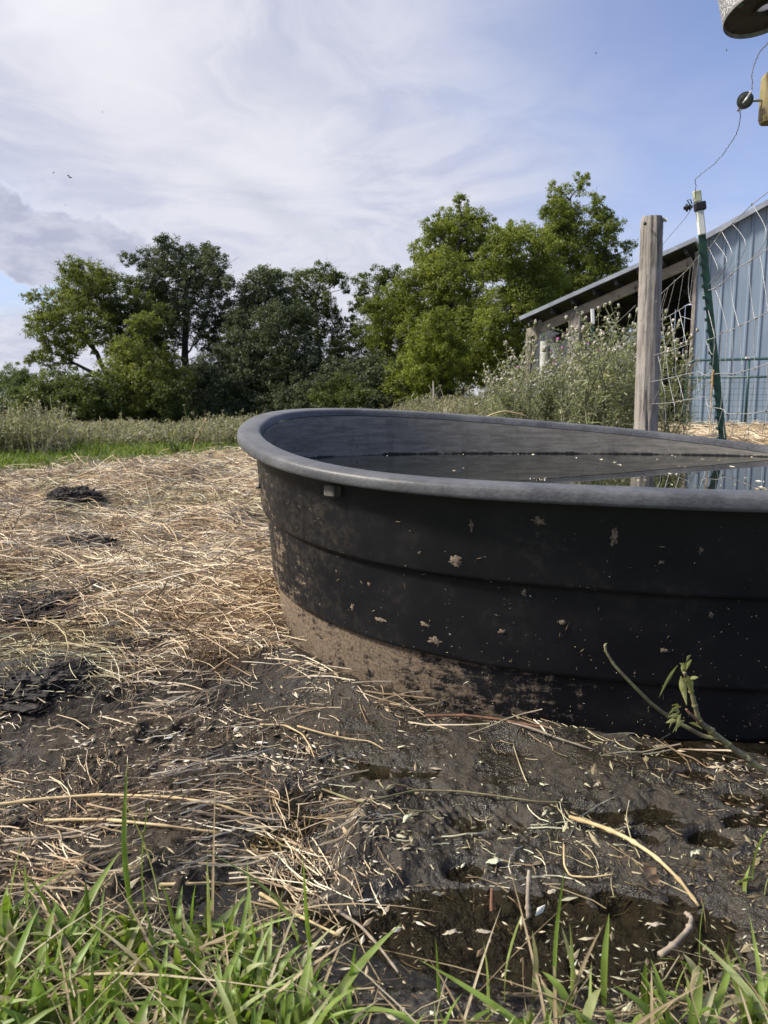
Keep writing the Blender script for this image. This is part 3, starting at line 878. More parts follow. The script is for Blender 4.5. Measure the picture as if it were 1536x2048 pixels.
def make_trees():
    tree('leafy_tree', 'light green leaning tree standing leftmost of the tall trees, with gaps in its crown', 27, 'olive', [(238, 842), (232, 790), (212, 745), (185, 690), (160, 640), (158, 570)],
         [(150, 565, 42), (188, 572, 42), (118, 600, 36), (203, 618, 36), (150, 635, 46), (108, 650, 34), (86, 652, 20), (190, 672, 34), (118, 700, 32), (222, 566, 22), (98, 722, 24), (215, 648, 26), (160, 540, 22), (80, 600, 14), (140, 690, 24)], .62, seed=1, second=[(215, 760), (150, 725), (105, 705)], tr=.15)
    tree('leafy_tree', 'narrow mid green tree between the leaning tree and the tall dark tree', 28, 'mid', [(285, 845), (280, 740), (275, 640)],
         [(262, 585, 32), (300, 605, 30), (248, 632, 34), (290, 655, 40), (330, 640, 24), (268, 690, 38), (240, 560, 14), (310, 690, 36), (285, 620, 30), (245, 690, 30)], .95, seed=2)
    tree('leafy_bush', 'yellow green rounded bush in front of the tall dark tree', 25, 'olive', [(300, 850), (295, 790), (288, 740)],
         [(285, 642, 24), (270, 655, 20), (268, 715, 36), (318, 722, 34), (250, 765, 44), (308, 770, 46), (280, 815, 46), (342, 760, 26)], 1.15, seed=3)
    tree('leafy_bush', 'low dark green bush below the leaning tree', 24, 'mid', [(160, 850), (158, 815), (150, 785)],
         [(112, 788, 40), (160, 778, 44), (212, 795, 46), (140, 826, 44), (82, 800, 34), (192, 836, 44), (60, 815, 30), (240, 830, 44), (340, 800, 34), (345, 835, 34)], 1.2, seed=4)
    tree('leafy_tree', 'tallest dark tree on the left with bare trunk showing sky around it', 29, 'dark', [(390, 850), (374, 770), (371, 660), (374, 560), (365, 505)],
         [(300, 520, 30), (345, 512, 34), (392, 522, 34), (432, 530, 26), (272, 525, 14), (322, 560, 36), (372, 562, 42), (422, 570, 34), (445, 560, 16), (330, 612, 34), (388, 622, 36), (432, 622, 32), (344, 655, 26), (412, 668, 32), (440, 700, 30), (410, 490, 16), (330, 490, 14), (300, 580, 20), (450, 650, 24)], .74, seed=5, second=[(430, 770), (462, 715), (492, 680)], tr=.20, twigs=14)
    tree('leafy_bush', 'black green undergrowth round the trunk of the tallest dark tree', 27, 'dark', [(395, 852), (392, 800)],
         [(392, 765, 30), (410, 740, 26), (400, 805, 36), (430, 815, 34), (380, 830, 34), (445, 780, 30), (360, 812, 30), (460, 835, 34)], 1.2, seed=6, limbs=False)
    tree('leafy_bush', 'small bright bush glowing in a gap between dark trunks', 30, 'bright', [(460, 850), (458, 800)], [(455, 790, 26), (470, 815, 28), (440, 820, 20), (480, 790, 20)], 1.0, seed=7, limbs=False)
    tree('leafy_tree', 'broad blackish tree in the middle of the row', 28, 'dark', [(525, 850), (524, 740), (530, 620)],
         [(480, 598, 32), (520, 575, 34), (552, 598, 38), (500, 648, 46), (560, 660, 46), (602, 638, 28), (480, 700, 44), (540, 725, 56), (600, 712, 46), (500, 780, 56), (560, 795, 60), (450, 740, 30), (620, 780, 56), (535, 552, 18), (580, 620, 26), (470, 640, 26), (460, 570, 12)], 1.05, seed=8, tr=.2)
    tree('leafy_tree', 'thin light tree behind the blackish tree, sky showing through its top', 30, 'mid', [(645, 850), (640, 720), (632, 600)],
         [(530, 545, 18), (590, 568, 26), (622, 556, 28), (652, 556, 24), (680, 562, 18), (600, 608, 30), (642, 608, 30), (668, 638, 24), (650, 680, 34), (690, 585, 10), (610, 660, 34), (560, 560, 14)], .62, seed=9, twigs=12)
    tree('leafy_tree', 'short sparse tree in the low dip of the tree line', 30, 'mid', [(745, 850), (745, 720), (752, 600)],
         [(730, 568, 20), (762, 562, 22), (795, 560, 20), (722, 606, 24), (762, 616, 34), (702, 656, 26), (742, 676, 36), (692, 712, 32), (742, 736, 46), (800, 590, 22)], .72, seed=10)
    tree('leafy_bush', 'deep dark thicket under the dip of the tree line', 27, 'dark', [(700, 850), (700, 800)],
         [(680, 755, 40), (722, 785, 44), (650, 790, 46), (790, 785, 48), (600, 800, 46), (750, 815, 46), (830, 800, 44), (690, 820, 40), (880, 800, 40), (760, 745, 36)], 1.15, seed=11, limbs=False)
    tree('leafy_bush', 'mid green low bush growing before the dark thicket', 24, 'mid', [(685, 850), (685, 810)],
         [(662, 775, 20), (692, 765, 22), (642, 796, 22), (722, 790, 24), (690, 805, 30)], .8, seed=12, limbs=False)
    tree('leafy_tree', 'big bright green tree with a tall narrow top, left of the shed', 27, 'bright', [(880, 850), (890, 720), (905, 580), (920, 450)],
         [(898, 428, 26), (940, 425, 30), (972, 432, 22), (870, 462, 26), (922, 464, 34), (972, 470, 28), (856, 500, 30), (910, 510, 40), (960, 520, 38), (842, 548, 34), (890, 560, 46), (804, 598, 38), (850, 610, 46), (920, 600, 44), (780, 640, 40), (840, 668, 46), (800, 695, 44), (850, 726, 50), (900, 676, 46), (820, 765, 46), (880, 776, 46), (760, 680, 26), (740, 610, 18), (915, 410, 12)], 1.0, seed=13, tr=.22, depth=1.6)
    tree('leafy_bush', 'rounded light green bush in front of the big bright tree', 24, 'bright', [(880, 850), (880, 760)],
         [(870, 650, 28), (850, 690, 30), (900, 690, 30), (840, 730, 32), (890, 740, 34), (925, 730, 26), (870, 775, 32)], 1.1, seed=14)
    tree('leafy_tree', 'round topped yellow green tree standing right behind the shed eave', 25, 'bright', [(1030, 850), (1025, 700), (1020, 560)],
         [(1000, 490, 28), (1042, 482, 28), (1076, 502, 28), (980, 540, 38), (1030, 550, 44), (1080, 558, 42), (1112, 548, 26), (962, 608, 38), (1012, 620, 46), (1060, 620, 38), (1100, 600, 34), (972, 668, 40), (1020, 690, 44), (935, 725, 42), (980, 750, 46), (925, 650, 30), (1050, 685, 36), (1040, 740, 40)], 1.15, seed=15, tr=.2, depth=1.4)
    tree('leafy_tree', 'tall feathery tree with thin twigs rising above the shed roof', 31, 'bright', [(1160, 850), (1160, 620), (1155, 500), (1140, 400)],
         [(1122, 385, 22), (1150, 380, 18), (1102, 418, 22), (1150, 420, 28), (1192, 402, 14), (1212, 422, 14), (1112, 460, 28), (1162, 470, 32), (1212, 462, 22), (1236, 482, 14), (1250, 502, 14), (1132, 510, 36), (1182, 520, 32), (1222, 530, 20), (1152, 560, 40), (1200, 568, 30), (1180, 610, 44), (1122, 580, 38), (1240, 560, 24), (1245, 625, 40), (1200, 660, 46), (1260, 690, 40), (1150, 690, 46), (1085, 430, 12), (1190, 480, 30), (1210, 510, 28), (1225, 440, 16), (1180, 440, 22), (1240, 530, 18), (1130, 440, 26), (1195, 545, 30), (1092, 475, 24), (1088, 520, 32), (1108, 500, 28), (1095, 560, 36)], .60, seed=16, tr=.17, twigs=26, second=[(1170, 600), (1210, 500), (1225, 420)])
    tree('leafy_tree', 'pale distant tree at the left edge of the field', 40, 'far', [(10, 835), (10, 780)],
         [(18, 758, 30), (0, 790, 36), (45, 790, 30), (62, 758, 16), (30, 818, 34), (-60, 780, 56), (-120, 760, 60), (75, 815, 26)], 1.1, seed=17, tr=.15)
    # the far-off wood seen between the trunks
    rg = np.random.default_rng(20)
    mb = MB(); C = []; Rr = []
    for k in range(900):
        px = rg.uniform(-250, 1320); top = np.interp(px, [-250, 60, 250, 640, 700, 900, 1320], [770, 790, 745, 705, 722, 690, 690])
        C.append(at(px, rg.uniform(top, 845), 33 + rg.uniform(-1, 2))); Rr.append([rg.uniform(.35, .6)])
    leaf_cloud(mb, np.array(C), np.array(Rr), 42, .12, rg)
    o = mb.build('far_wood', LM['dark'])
    tag(o, 'dark mass of woodland behind the row of trees', 'woodland', kind='stuff')
    # pale dead sapling
    base = at(866, 850, 20)
    root = empty('bare_sapling', base, 'bare pale dead sapling standing before the bright green bush', 'sapling')
    mb = MB()
    rg = np.random.default_rng(3)
    P = [at(x, y, 20) for x, y in [(866, 850), (865, 815), (868, 790), (866, 762)]]
    mb.tube(P, [.05, .045, .03, .01], 7); mb.build('trunk', M_palebark, root, smooth=True)
    for a, b in [((866, 800), (880, 778)), ((867, 790), (857, 770)), ((866, 812), (850, 792))]:
        MB().tube(wander(at(*a, 20), at(*b, 20), 5, .08, rg), np.linspace(.016, .005, 5), 5).build('branch', M_palebark, root, smooth=True)
make_trees()

# ------------------------------------------------------------------ weeds at the field edge (stuff) and green strip
M_weed = leaf_mat('dry_weeds', [(0, (.13, .13, .082)), (.35, (.215, .205, .135)), (.7, (.33, .305, .225)), (1, (.50, .455, .37))], .3, .8, .8, (.7, .72, .65))
M_grassfar = leaf_mat('field_grass', [(0, (.10, .145, .028)), (.6, (.15, .195, .042)), (1, (.24, .25, .09))], .35, .6, .7, (.75, .8, .7))

def make_weeds():
    rg = np.random.default_rng(31)
    mb = MB()
    spots = []
    for k in range(1900):
        px = rg.uniform(-320, 1010); D = rg.uniform(12.5, 21)
        if px < 110 and rg.uniform() < .55: D = rg.uniform(10.8, 13)
        x = (px - 768) / F * D
        spots.append((px, x, D))
    P, W, S, FP = [], [], [], []
    for px, x, D in spots:
        z0 = float(ground_z(x, D))
        pt = np.interp(px, [-320, 40, 110, 160, 240, 330, 380, 520, 640, 760, 860, 950, 1010], [832, 832, 852, 858, 846, 852, 842, 838, 836, 826, 802, 792, 778])
        h = max(.18, HC + (796 - pt) / F * D - z0) * rg.uniform(.55, 1.15) * (1.05 + .75 * float(fbm(px * .012, D * .4, 1, 4, 8))) * (1.3 if px < 105 and D < 13 else 1) * (1.5 if rg.uniform() < .05 else 1)
        for q in range(9):
            b = np.array([x + rg.normal(0, .16), D + rg.normal(0, .16), z0])
            lean = np.array([rg.normal(0, .20), rg.normal(0, .2), 0]) * h
            hh = h * rg.uniform(.6, 1.0)
            t = np.linspace(0, 1, 4)[:, None]
            P.append(b + np.array([0, 0, hh]) * t + lean * t ** 2); W.append(np.linspace(.007, .003, 4)); a = rg.uniform(0, 6.28); S.append([math.cos(a), math.sin(a), 0])
            for _ in range(5):
                tt = rg.uniform(.15, 1); s = b + np.array([0, 0, hh]) * tt + lean * tt ** 2
                e = np.array([rg.normal(0, 1), rg.normal(0, 1), rg.uniform(.2, 1.2)]); e /= np.linalg.norm(e); L = rg.uniform(.05, .15)
                t4 = np.linspace(0, 1, 4)[:, None]
                P.append(s + e * t4 * L - np.array([0, 0, .04]) * t4 ** 2); W.append(np.array([.004, .014, .010, .002])); a = rg.uniform(0, 6.28); S.append([math.cos(a), math.sin(a), 0])
            FP.append((b + np.array([0, 0, hh]) + lean))
    mb.ribbons(np.array(P), np.array(W), np.array(S))
    # fluffy seed heads
    FP = np.array(FP); FP = FP[rg.uniform(size=len(FP)) < .5]
    leaf_cloud(mb, FP, np.full((len(FP), 1), .035), 5, .022, rg)
    tag(mb.build('weeds', M_weed), 'tall greyish seeding weeds along the edge of the field before the trees', 'weeds', kind='stuff')
    # short green grass strip
    N = 26000
    px = rg.uniform(-350, 1000, N); y = rg.uniform(6.5, 14.5, N); x = (px - 768) / F * y
    m = rg.uniform(size=N) < sst(field_edge(x, y), 7.9, 8.8)
    x, y = x[m], y[m]; z = ground_z(x, y)
    N = len(x); h = rg.uniform(.04, .12, N)
    t = np.linspace(0, 1, 3)[None, :, None]
    ln = np.stack([rg.normal(0, .5, N), rg.normal(0, .5, N), np.zeros(N)], 1) * h[:, None]
    P = np.stack([x, y, z], 1)[:, None] + t * (np.stack([0 * h, 0 * h, h], 1))[:, None] + t ** 2 * ln[:, None]
    a = rg.uniform(0, 6.28, N)
    mb = MB().ribbons(P, np.broadcast_to(np.array([.008, .007, .002]), (N, 3)), np.stack([np.cos(a), np.sin(a), 0 * a], 1))
    tag(mb.build('field_grass', M_grassfar), 'strip of short bright green grass beyond the straw', 'grass', kind='stuff')
    # one dark small weed on the strip
make_weeds()

# ------------------------------------------------------------------ thistles by the fence
M_thistle = leaf_mat('thistle_leaf', [(0, (.17, .195, .110)), (.5, (.245, .265, .155)), (.85, (.33, .34, .21)), (1, (.46, .41, .28))], .35, .7, 2.0, (.8, .82, .75))
M_thstem = simple('thistle_stem', (.22, .225, .14), .8, 0, .3, 20)
M_fluff = simple('seed_fluff', (.64, .58, .52), .95, 0, .25, 60)
M_purple = simple('thistle_flower', (.42, .10, .30), .8, 0, .3, 60)

def thistle_proto(seed, H, heads, purple):
    rg = np.random.default_rng(seed)
    root = empty('thistle', (0, 0, 0), 'tall spiny grey green thistle with pale fluffy heads beside the fence', 'thistle', 'thistles growing between the tank and the shed')
    st = MB(); P, W, S, tips = [], [], [], []
    def leaves(path, n, L):
        for _ in range(n):
            t = rg.uniform(.08, .97); k = t * (len(path) - 1); i = min(int(k), len(path) - 2); s = path[i] + (path[i + 1] - path[i]) * (k - i)
            a = rg.uniform(0, 6.28); e = np.array([math.cos(a), math.sin(a), rg.uniform(.1, .8)]); e /= np.linalg.norm(e)
            l = L * rg.uniform(.5, 1.1) * (1.15 - .6 * t); tt = np.linspace(0, 1, 5)[:, None]
            P.append(s + e * tt * l - np.array([0, 0, .35 * l]) * tt ** 2 + rg.normal(0, .004, (5, 3)))
            w = np.array([.003, .011, .006, .009, .0008]) * rg.uniform(.6, 1.2) * (l / .12) ** .5; W.append(w)
            S.append([-e[1], e[0], rg.uniform(-.4, .4)])
    main = wander(np.zeros(3), np.array([rg.normal(0, .09), rg.normal(0, .09), H]), 9, .05, rg)
    st.tube(main, np.linspace(.0075, .003, 9), 5, cap=False); leaves(main, 46, .17); tips.append(main[-1])
    for k in range(9):
        i = int(rg.integers(2, 8)); s = main[i]; a = rg.uniform(0, 6.28)
        L = rg.uniform(.18, .42); e = s + np.array([math.cos(a) * L * .55, math.sin(a) * L * .55, L])
        br = wander(s, e, 6, .06, rg); st.tube(br, np.linspace(.0042, .002, 6), 4, cap=False); leaves(br, 15, .095); tips.append(br[-1])
        for _ in range(1):
            e2 = br[3] + np.array([rg.normal(0, .08), rg.normal(0, .08), rg.uniform(.08, .2)]); b2 = wander(br[3], e2, 4, .05, rg)
            st.tube(b2, np.linspace(.0025, .0016, 4), 3, cap=False); leaves(b2, 5, .06); tips.append(b2[-1])
    st.build('stem', M_thstem, root, smooth=True)
    S = np.array(S); S /= np.linalg.norm(S, axis=1)[:, None]
    MB().ribbons(np.array(P), np.array(W), S).build('foliage', M_thistle, root)
    tips = [tips[i] for i in np.argsort([-t[2] for t in tips])][:heads]
    head = None
    for q, t in enumerate(tips):
        mb = MB(); r = rg.uniform(.008, .0125)
        mb.ball(t, (r, r, r * 1.1), 8, 6, .1, q); o = mb.build('flower_head', M_thistle, root, smooth=True)
        fl = MB(); leaf_cloud(fl, np.array([t + [0, 0, r * 1.3]]), np.array([[r * 1.1]]), 16, r * .8, rg)
        fl.build('seed_fluff', M_purple if (purple and q == 1) else M_fluff, o)
    return root

def make_thistles():
    rg = np.random.default_rng(44)
    protos = [thistle_proto(50 + k, 1.0, 9, k == 1) for k in range(5)]
    used = [False] * 5
    spots = []
    for k in range(70):
        px = rg.uniform(975, 1285); D = rg.uniform(5.9, 8.2)
        spots.append((px, D))
    spots += [(1335, 5.6), (1350, 5.9), (1318, 6.0), (1365, 6.3), (1075, 6.0), (1130, 5.8), (1175, 5.6), (1230, 5.6), (1205, 6.2), (1150, 6.1)]
    for i, (px, D) in enumerate(spots):
        k = i % 5
        top = np.interp(px, [985, 1010, 1060, 1120, 1180, 1215, 1255, 1300, 1340, 1370], [778, 748, 738, 735, 700, 685, 700, 705, 695, 712]) + rg.uniform(-2, 48) - (45 if i % 11 == 3 else 0)
        x = (px - 768) / F * D; z0 = float(ground_z(x, D))
        h = HC + (796 - top) / F * D - z0
        o = protos[k] if not used[k] else copy_tree(protos[k])
        used[k] = True
        o.location = (x, D, z0 - .02); o.scale = (h * 1.02, h * 1.02, h)
        o.rotation_euler = (rg.normal(0, .05), rg.normal(0, .05), rg.uniform(0, 6.28))
make_thistles()

# ------------------------------------------------------------------ the barn with its open lean-to
def make_barn():
    W0 = at(1378, 850, 15.0); W1 = at(1536, 850, 14.4)
    ux = np.array([W1[0] - W0[0], W1[1] - W0[1], 0]); ux /= np.linalg.norm(ux)
    nz = np.array([0, 0, 1.]); uy = np.cross(nz, ux)       # uy points away from the camera
    O = np.array([W0[0], W0[1], 0])
    gz = float(ground_z(O[0], O[1])) - .05
    AX = np.array([ux, uy, nz])
    def onwall(px, py, back=0.0):
        """photo pixel -> point on the wall plane pushed back"""
        d = pray(px, py); q = O + uy * back
        t = (q @ uy - np.array([0, 0, HC]) @ uy) / (d @ uy)
        return np.array([0, 0, HC]) + d * t
    def loc(p): q = p - O; return float(q @ ux), float(p[2])
    root = empty('barn', (O[0], O[1], gz), 'blue grey metal barn with an open timber lean-to on its left side', 'barn')
    sE, zE = loc(onwall(1052, 640)); sM, zM = loc(onwall(1393, 487)); s2, z2 = loc(onwall(1536, 408))
    sl2 = (z2 - zM) / (s2 - sM)
    sR = s2 + 4.0; zR = zM + sl2 * (sR - sM)
    sW = 0.0                                   # left edge of the closed metal wall
    Wd = lambda s, b, z: O + ux * s + uy * b + nz * z
    roofz = lambda s: zE + (zM - zE) * (s - sE) / (sM - sE) if s < sM else zM + sl2 * (s - sM)
    # ribbed siding: profile along s
    mb = MB(); prof = []
    s = sW; pitch = .23
    while s < sR + .1:
        for ds, b in ((0, 0), (pitch - .060, 0), (pitch - .044, -.022), (pitch - .016, -.022), (pitch, 0)): prof.append((s + ds, b))
        s += pitch
    V = []
    for s, b in prof: V += [Wd(s, b, gz - .1), Wd(s, b, roofz(s) - .02)]
    Q = [[2 * i, 2 * i + 2, 2 * i + 3, 2 * i + 1] for i in range(len(prof) - 1)]
    mb.add(V, Q).build('metal_siding', M_siding, root)
    # corner trim of the wall, warm weathered timber
    MB().box(Wd(sW - .035, .03, (gz + roofz(0)) / 2 - .1), (.07, .12, roofz(0) - gz - .15), AX, .01).build('corner_board', M_wood, root)
    # roof sheets
    def sheet(sa, za, sb, zb, name, back, over):
        mb = MB(); n = max(2, int((sb - sa) / .05)); k = 0
        d = np.array([sb - sa, zb - za]); L = np.hypot(*d)
        V = []
        t = np.linspace(0, 1, 26)
        for q in t:
            for bb in (-over, back):
                V.append(Wd(sa + d[0] * q, bb, za + d[1] * q)); V.append(Wd(sa + d[0] * q, bb, za + d[1] * q + .03))
        Q = []
        for i in range(25):
            a = i * 4; c = a + 4
            Q += [[a + 1, c + 1, c + 3, a + 3], [a, a + 2, c + 2, c], [a, c, c + 1, a + 1], [a + 2, a + 3, c + 3, c + 2]]
        Q += [[0, 1, 3, 2], [100, 102, 103, 101]]
        mb.add(V, Q)
        return mb.build(name, M_roof, root)
    sheet(sE - .03, zE - .012, sM, zM, 'lean_to_roof', 6.0, .38)
    sheet(sM + .004, zM + .004, sR, zR, 'main_roof', 9.0, .14)
    rb = sheet(sE - .01, zE - .045, sM - .01, zM - .036, 'roof_shade_boards', 5.9, .36); rb.data.materials[0] = M_dark  # near-black sheathing added to put shade under the roof
    # bright rake trim along the front edge of the lean-to roof, and the fold of the sheeting ends
    d = np.array([sM - sE, zM - zE]); dl = d / np.hypot(*d)
    ax2 = np.array([ux * dl[0] + nz * dl[1], uy, nz * dl[0] - ux * dl[1]])
    mid = Wd((sE + sM) / 2, -.395, (zE + zM) / 2 + .005)
    MB().box(mid, (np.hypot(*d) + .06, .02, .075), ax2).build('rake_trim', M_roof, root)
    d2 = np.array([sR - sM, zR - zM]); dl2 = d2 / np.hypot(*d2); ax3 = np.array([ux * dl2[0] + nz * dl2[1], uy, nz * dl2[0] - ux * dl2[1]])
    MB().box(Wd((sM + sR) / 2, -.155, (zM + zR) / 2), (np.hypot(*d2), .02, .09), ax3).build('rake_trim', M_roof, root)
    # purlins under the roof, beam along the front, rafters behind
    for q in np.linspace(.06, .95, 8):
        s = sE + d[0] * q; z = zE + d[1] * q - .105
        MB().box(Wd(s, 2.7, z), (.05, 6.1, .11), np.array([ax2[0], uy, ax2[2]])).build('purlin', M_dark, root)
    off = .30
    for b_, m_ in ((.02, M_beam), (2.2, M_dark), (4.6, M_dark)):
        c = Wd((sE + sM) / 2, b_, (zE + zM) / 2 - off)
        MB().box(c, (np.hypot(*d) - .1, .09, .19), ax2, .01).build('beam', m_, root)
    # posts
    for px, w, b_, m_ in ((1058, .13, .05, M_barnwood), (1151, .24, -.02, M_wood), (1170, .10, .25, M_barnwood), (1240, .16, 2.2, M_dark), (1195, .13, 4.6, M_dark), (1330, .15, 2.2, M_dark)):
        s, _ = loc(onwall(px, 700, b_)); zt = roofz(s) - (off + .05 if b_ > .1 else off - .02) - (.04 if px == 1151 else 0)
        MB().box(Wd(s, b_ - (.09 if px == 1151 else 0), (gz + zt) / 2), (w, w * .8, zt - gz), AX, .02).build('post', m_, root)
    # brace at the eave post
    a, b_ = onwall(1066, 712, -.05), onwall(1080, 640, -.05)
    MB().tube([a, (a + b_) / 2 + .01, b_], [.045, .04, .045], 6).build('brace', M_barnwood, root)
    # back and side walls of the lean-to, gaps left as in the photo
    def wall(sa, sb, b_, z0, z1, name, m_):
        n = max(1, int(round((sb - sa) / .24)))
        mb = MB()
        for q in range(n):
            c = sa + (q + .5) * (sb - sa) / n
            mb.box(Wd(c, b_ + .012 * (q % 2), (z0 + z1) / 2 + .015 * ((q * 7) % 3)), ((sb - sa) / n - .012, .025, z1 - z0), AX)
        return mb.build(name, m_, root)
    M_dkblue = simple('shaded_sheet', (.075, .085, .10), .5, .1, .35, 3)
    zb = loc(onwall(1100, 655, 5.8))[1]
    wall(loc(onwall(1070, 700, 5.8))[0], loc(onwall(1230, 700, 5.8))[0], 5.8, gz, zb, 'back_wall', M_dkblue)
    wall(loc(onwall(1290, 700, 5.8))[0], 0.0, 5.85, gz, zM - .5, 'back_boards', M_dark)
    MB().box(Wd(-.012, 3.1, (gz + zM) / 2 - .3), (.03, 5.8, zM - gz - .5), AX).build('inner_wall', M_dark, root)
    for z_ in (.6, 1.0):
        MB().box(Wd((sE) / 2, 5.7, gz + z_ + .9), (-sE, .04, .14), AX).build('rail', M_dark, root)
    return onwall, Wd, gz, AX
ONWALL, WD, BGZ, BAX = make_barn()

def make_gate():
    g0 = at(1368, 850, 13.4); g1 = at(1536, 856, 12.75)
    u = np.array([g1[0] - g0[0], g1[1] - g0[1], 0]); per = np.linalg.norm(u) / 168; u /= np.linalg.norm(u)
    z0 = g0[2]; H = at(1384, 721, 13.4)[2] - z0
    L = per * 300
    root = empty('livestock_gate', (g0[0], g0[1], z0), 'dark green tube livestock gate with wire infill leaning on the blue barn wall', 'gate')
    P = lambda s, z: np.array([g0[0], g0[1], z0]) + u * s + np.array([0, 0, z])
    r = .15
    path = [P(0, 0), P(0, H * .4), P(0, H - r)] + [P(r - r * math.cos(a), H - r + r * math.sin(a)) for a in np.linspace(.2, math.pi / 2, 6)] + [P(L * .5, H), P(L, H), P(L, .02)]
    mb = MB(); mb.tube(path, .024, 8); mb.build('frame', M_gate, root, smooth=True)
    MB().tube([P(0, .03), P(L, .03)], .02, 8).build('rail', M_gate, root, smooth=True)
    MB().tube([P(0, H * .735), P(L, H * .735)], .02, 8).build('rail', M_gate, root, smooth=True)
    for px in (1494, 1625):
        s = (px - 1368) * per * .975
        MB().tube([P(s, 0), P(s, H)], .021, 8).build('upright', M_gate, root, smooth=True)
    MB().box(P((1494 - 1368) * per * .975, H + .022), (.12, .04, .03)).build('clip', M_white, root)
    mb = MB()
    for s in np.arange(.08, L, .075): mb.tube([P(s, .03), P(s, H * .735)], .0028, 4, cap=False)
    for z in np.arange(.12, H * .73, .10): mb.tube([P(.02, z), P(L, z)], .0026, 4, cap=False)
    mb.build('wire_infill', M_gate, root)
make_gate()

def make_shed_things():
    # pale drum and white pail by the shed's eave post
    c = ONWALL(1090, 760, .6); c[2] = BGZ
    root = empty('drum', c, 'pale grey upright drum standing in the shed by the eave post', 'drum')
    zt = ONWALL(1090, 683, .6)[2] - BGZ
    mb = MB(); P = []; rr = []
    for t, r in ((0, .97), (.02, 1), (.32, 1), (.34, 1.04), (.36, 1), (.64, 1), (.66, 1.04), (.68, 1), (.97, 1), (.985, 1.03), (1, 1.0)): P.append(c + [0, 0, zt * t]); rr.append(.125 * r)
    mb.tube(P, rr, 20); mb.build('body', simple('pale_drum', (.42, .43, .40), .7, 0, .3, 8), root, smooth=True, crease=35)
    MB().tube([c + [.07, -.02, zt], c + [.07, -.02, zt + .02]], .02, 8).build('bung', M_white, root)
    c = ONWALL(1108, 718, .2); zt = ONWALL(1108, 690, .2)[2] - c[2]
    root = empty('pail', c, 'white plastic pail with flared lid hung beside the pale drum', 'pail')
    mb = MB(); mb.tube([c, c + [0, 0, zt * .9], c + [0, 0, zt]], [.07, .085, .088], 16); mb.build('body', M_white, root, smooth=True, crease=40)
    MB().tube([c + [0, 0, zt + .002], c + [0, 0, zt + .03], c + [0, 0, zt + .034]], [.115, .11, .07], 16).build('lid', M_white, root, smooth=True, crease=40)
make_shed_things()

# ------------------------------------------------------------------ fence: posts, wire mesh, electric wire
def fd(px): return float(np.interp(px, [1150, 1187, 1296, 1420, 1536, 1760], [8.4, 7.6, 4.75, 3.9, 3.25, 2.5]))
def fp(px, py, off=0.0): return at(px, py, fd(px) + off)

def make_wood_post():
    D = fd(1296) + .06
    top, low = at(1304, 434, D), at(1291, 858, D)
    ax = top - low; g = float(ground_z(low[0], low[1])); base = low + ax * ((g - .05 - low[2]) / ax[2])
    root = empty('wooden_fence_post', (base[0], base[1], g), 'thick weathered grey round timber post with a long crack, carrying the fence wire', 'fence post')
    n, k = 40, 60
    rg = np.random.default_rng(6)
    t = np.linspace(0, 1, k); an = np.arange(n) * 2 * math.pi / n
    V = []
    for i, q in enumerate(t):
        c = base + (top - base) * q
        r0 = .072 - .011 * q
        r = r0 * (1 + .05 * np.cos(an * 2 + 1) + .03 * np.cos(an * 3 + q * 3) + .02 * np.sin(an * 7 + 5 * q) + .012 * rg.normal(size=n))
        for ca, w_, dep in ((-1.75, .10, .30), (-1.25, .07, .14), (-2.3, .07, .12), (.3, .08, .2)):
            dd = np.angle(np.exp(1j * (an - ca - .12 * math.sin(q * 9))))
            r *= 1 - dep * np.exp(-(dd / w_) ** 2) * (.25 + .75 * sst(np.array(math.sin(q * 5 + ca * 3)), -.6, .5))
        if i >= k - 2: r *= (.985, .90)[i - k + 2]
        V.append(c + np.stack([np.cos(an) * r, np.sin(an) * r, 0 * r], 1))
    V = np.concatenate(V + [(top + [0, 0, .004])[None]])
    Q = [[i * n + j, i * n + (j + 1) % n, (i + 1) * n + (j + 1) % n, (i + 1) * n + j] for i in range(k - 1) for j in range(n)]
    T = [[(k - 1) * n + j, (k - 1) * n + (j + 1) % n, k * n] for j in range(n)]
    MB().add(V, Q, T).build('post', M_wood, root, smooth=True, crease=60)
    def insul(px, py, m, r, L):
        p = at(px, py, D - .01)
        MB().tube([p - [L * .9, 0, 0], p - [L * .2, 0, 0], p - [L * .18, 0, 0], p, p + [L * .05, 0, 0], p + [L * .4, 0, 0], p + [L * .45, 0, 0]], [r * .5, r * .5, r, r, r * .6, r * .6, r * .9], 10).build('insulator', m, root, smooth=True, crease=40)
    insul(1327, 440, simple('yellowed_insulator', (.45, .46, .34), .5, 0, .2, 40), .016, .035)
    insul(1322, 675, M_white, .014, .034)
    p = at(1290, 447, D - .066); MB().ball(p, .010, 7, 5, .2, 3).build('staple', M_blackp, root)
    for px, py in ((1310, 604), (1301, 556), (1297, 628), (1288, 664), (1281, 780), (1283, 640)):
        q = at(px, py, D - .074); MB().tube([q + [-.006, 0, -.008], q + [-.006, -.01, 0], q + [.006, -.01, .004], q + [.006, 0, -.006]], .002, 4).build('staple', M_wire, root)
make_wood_post()

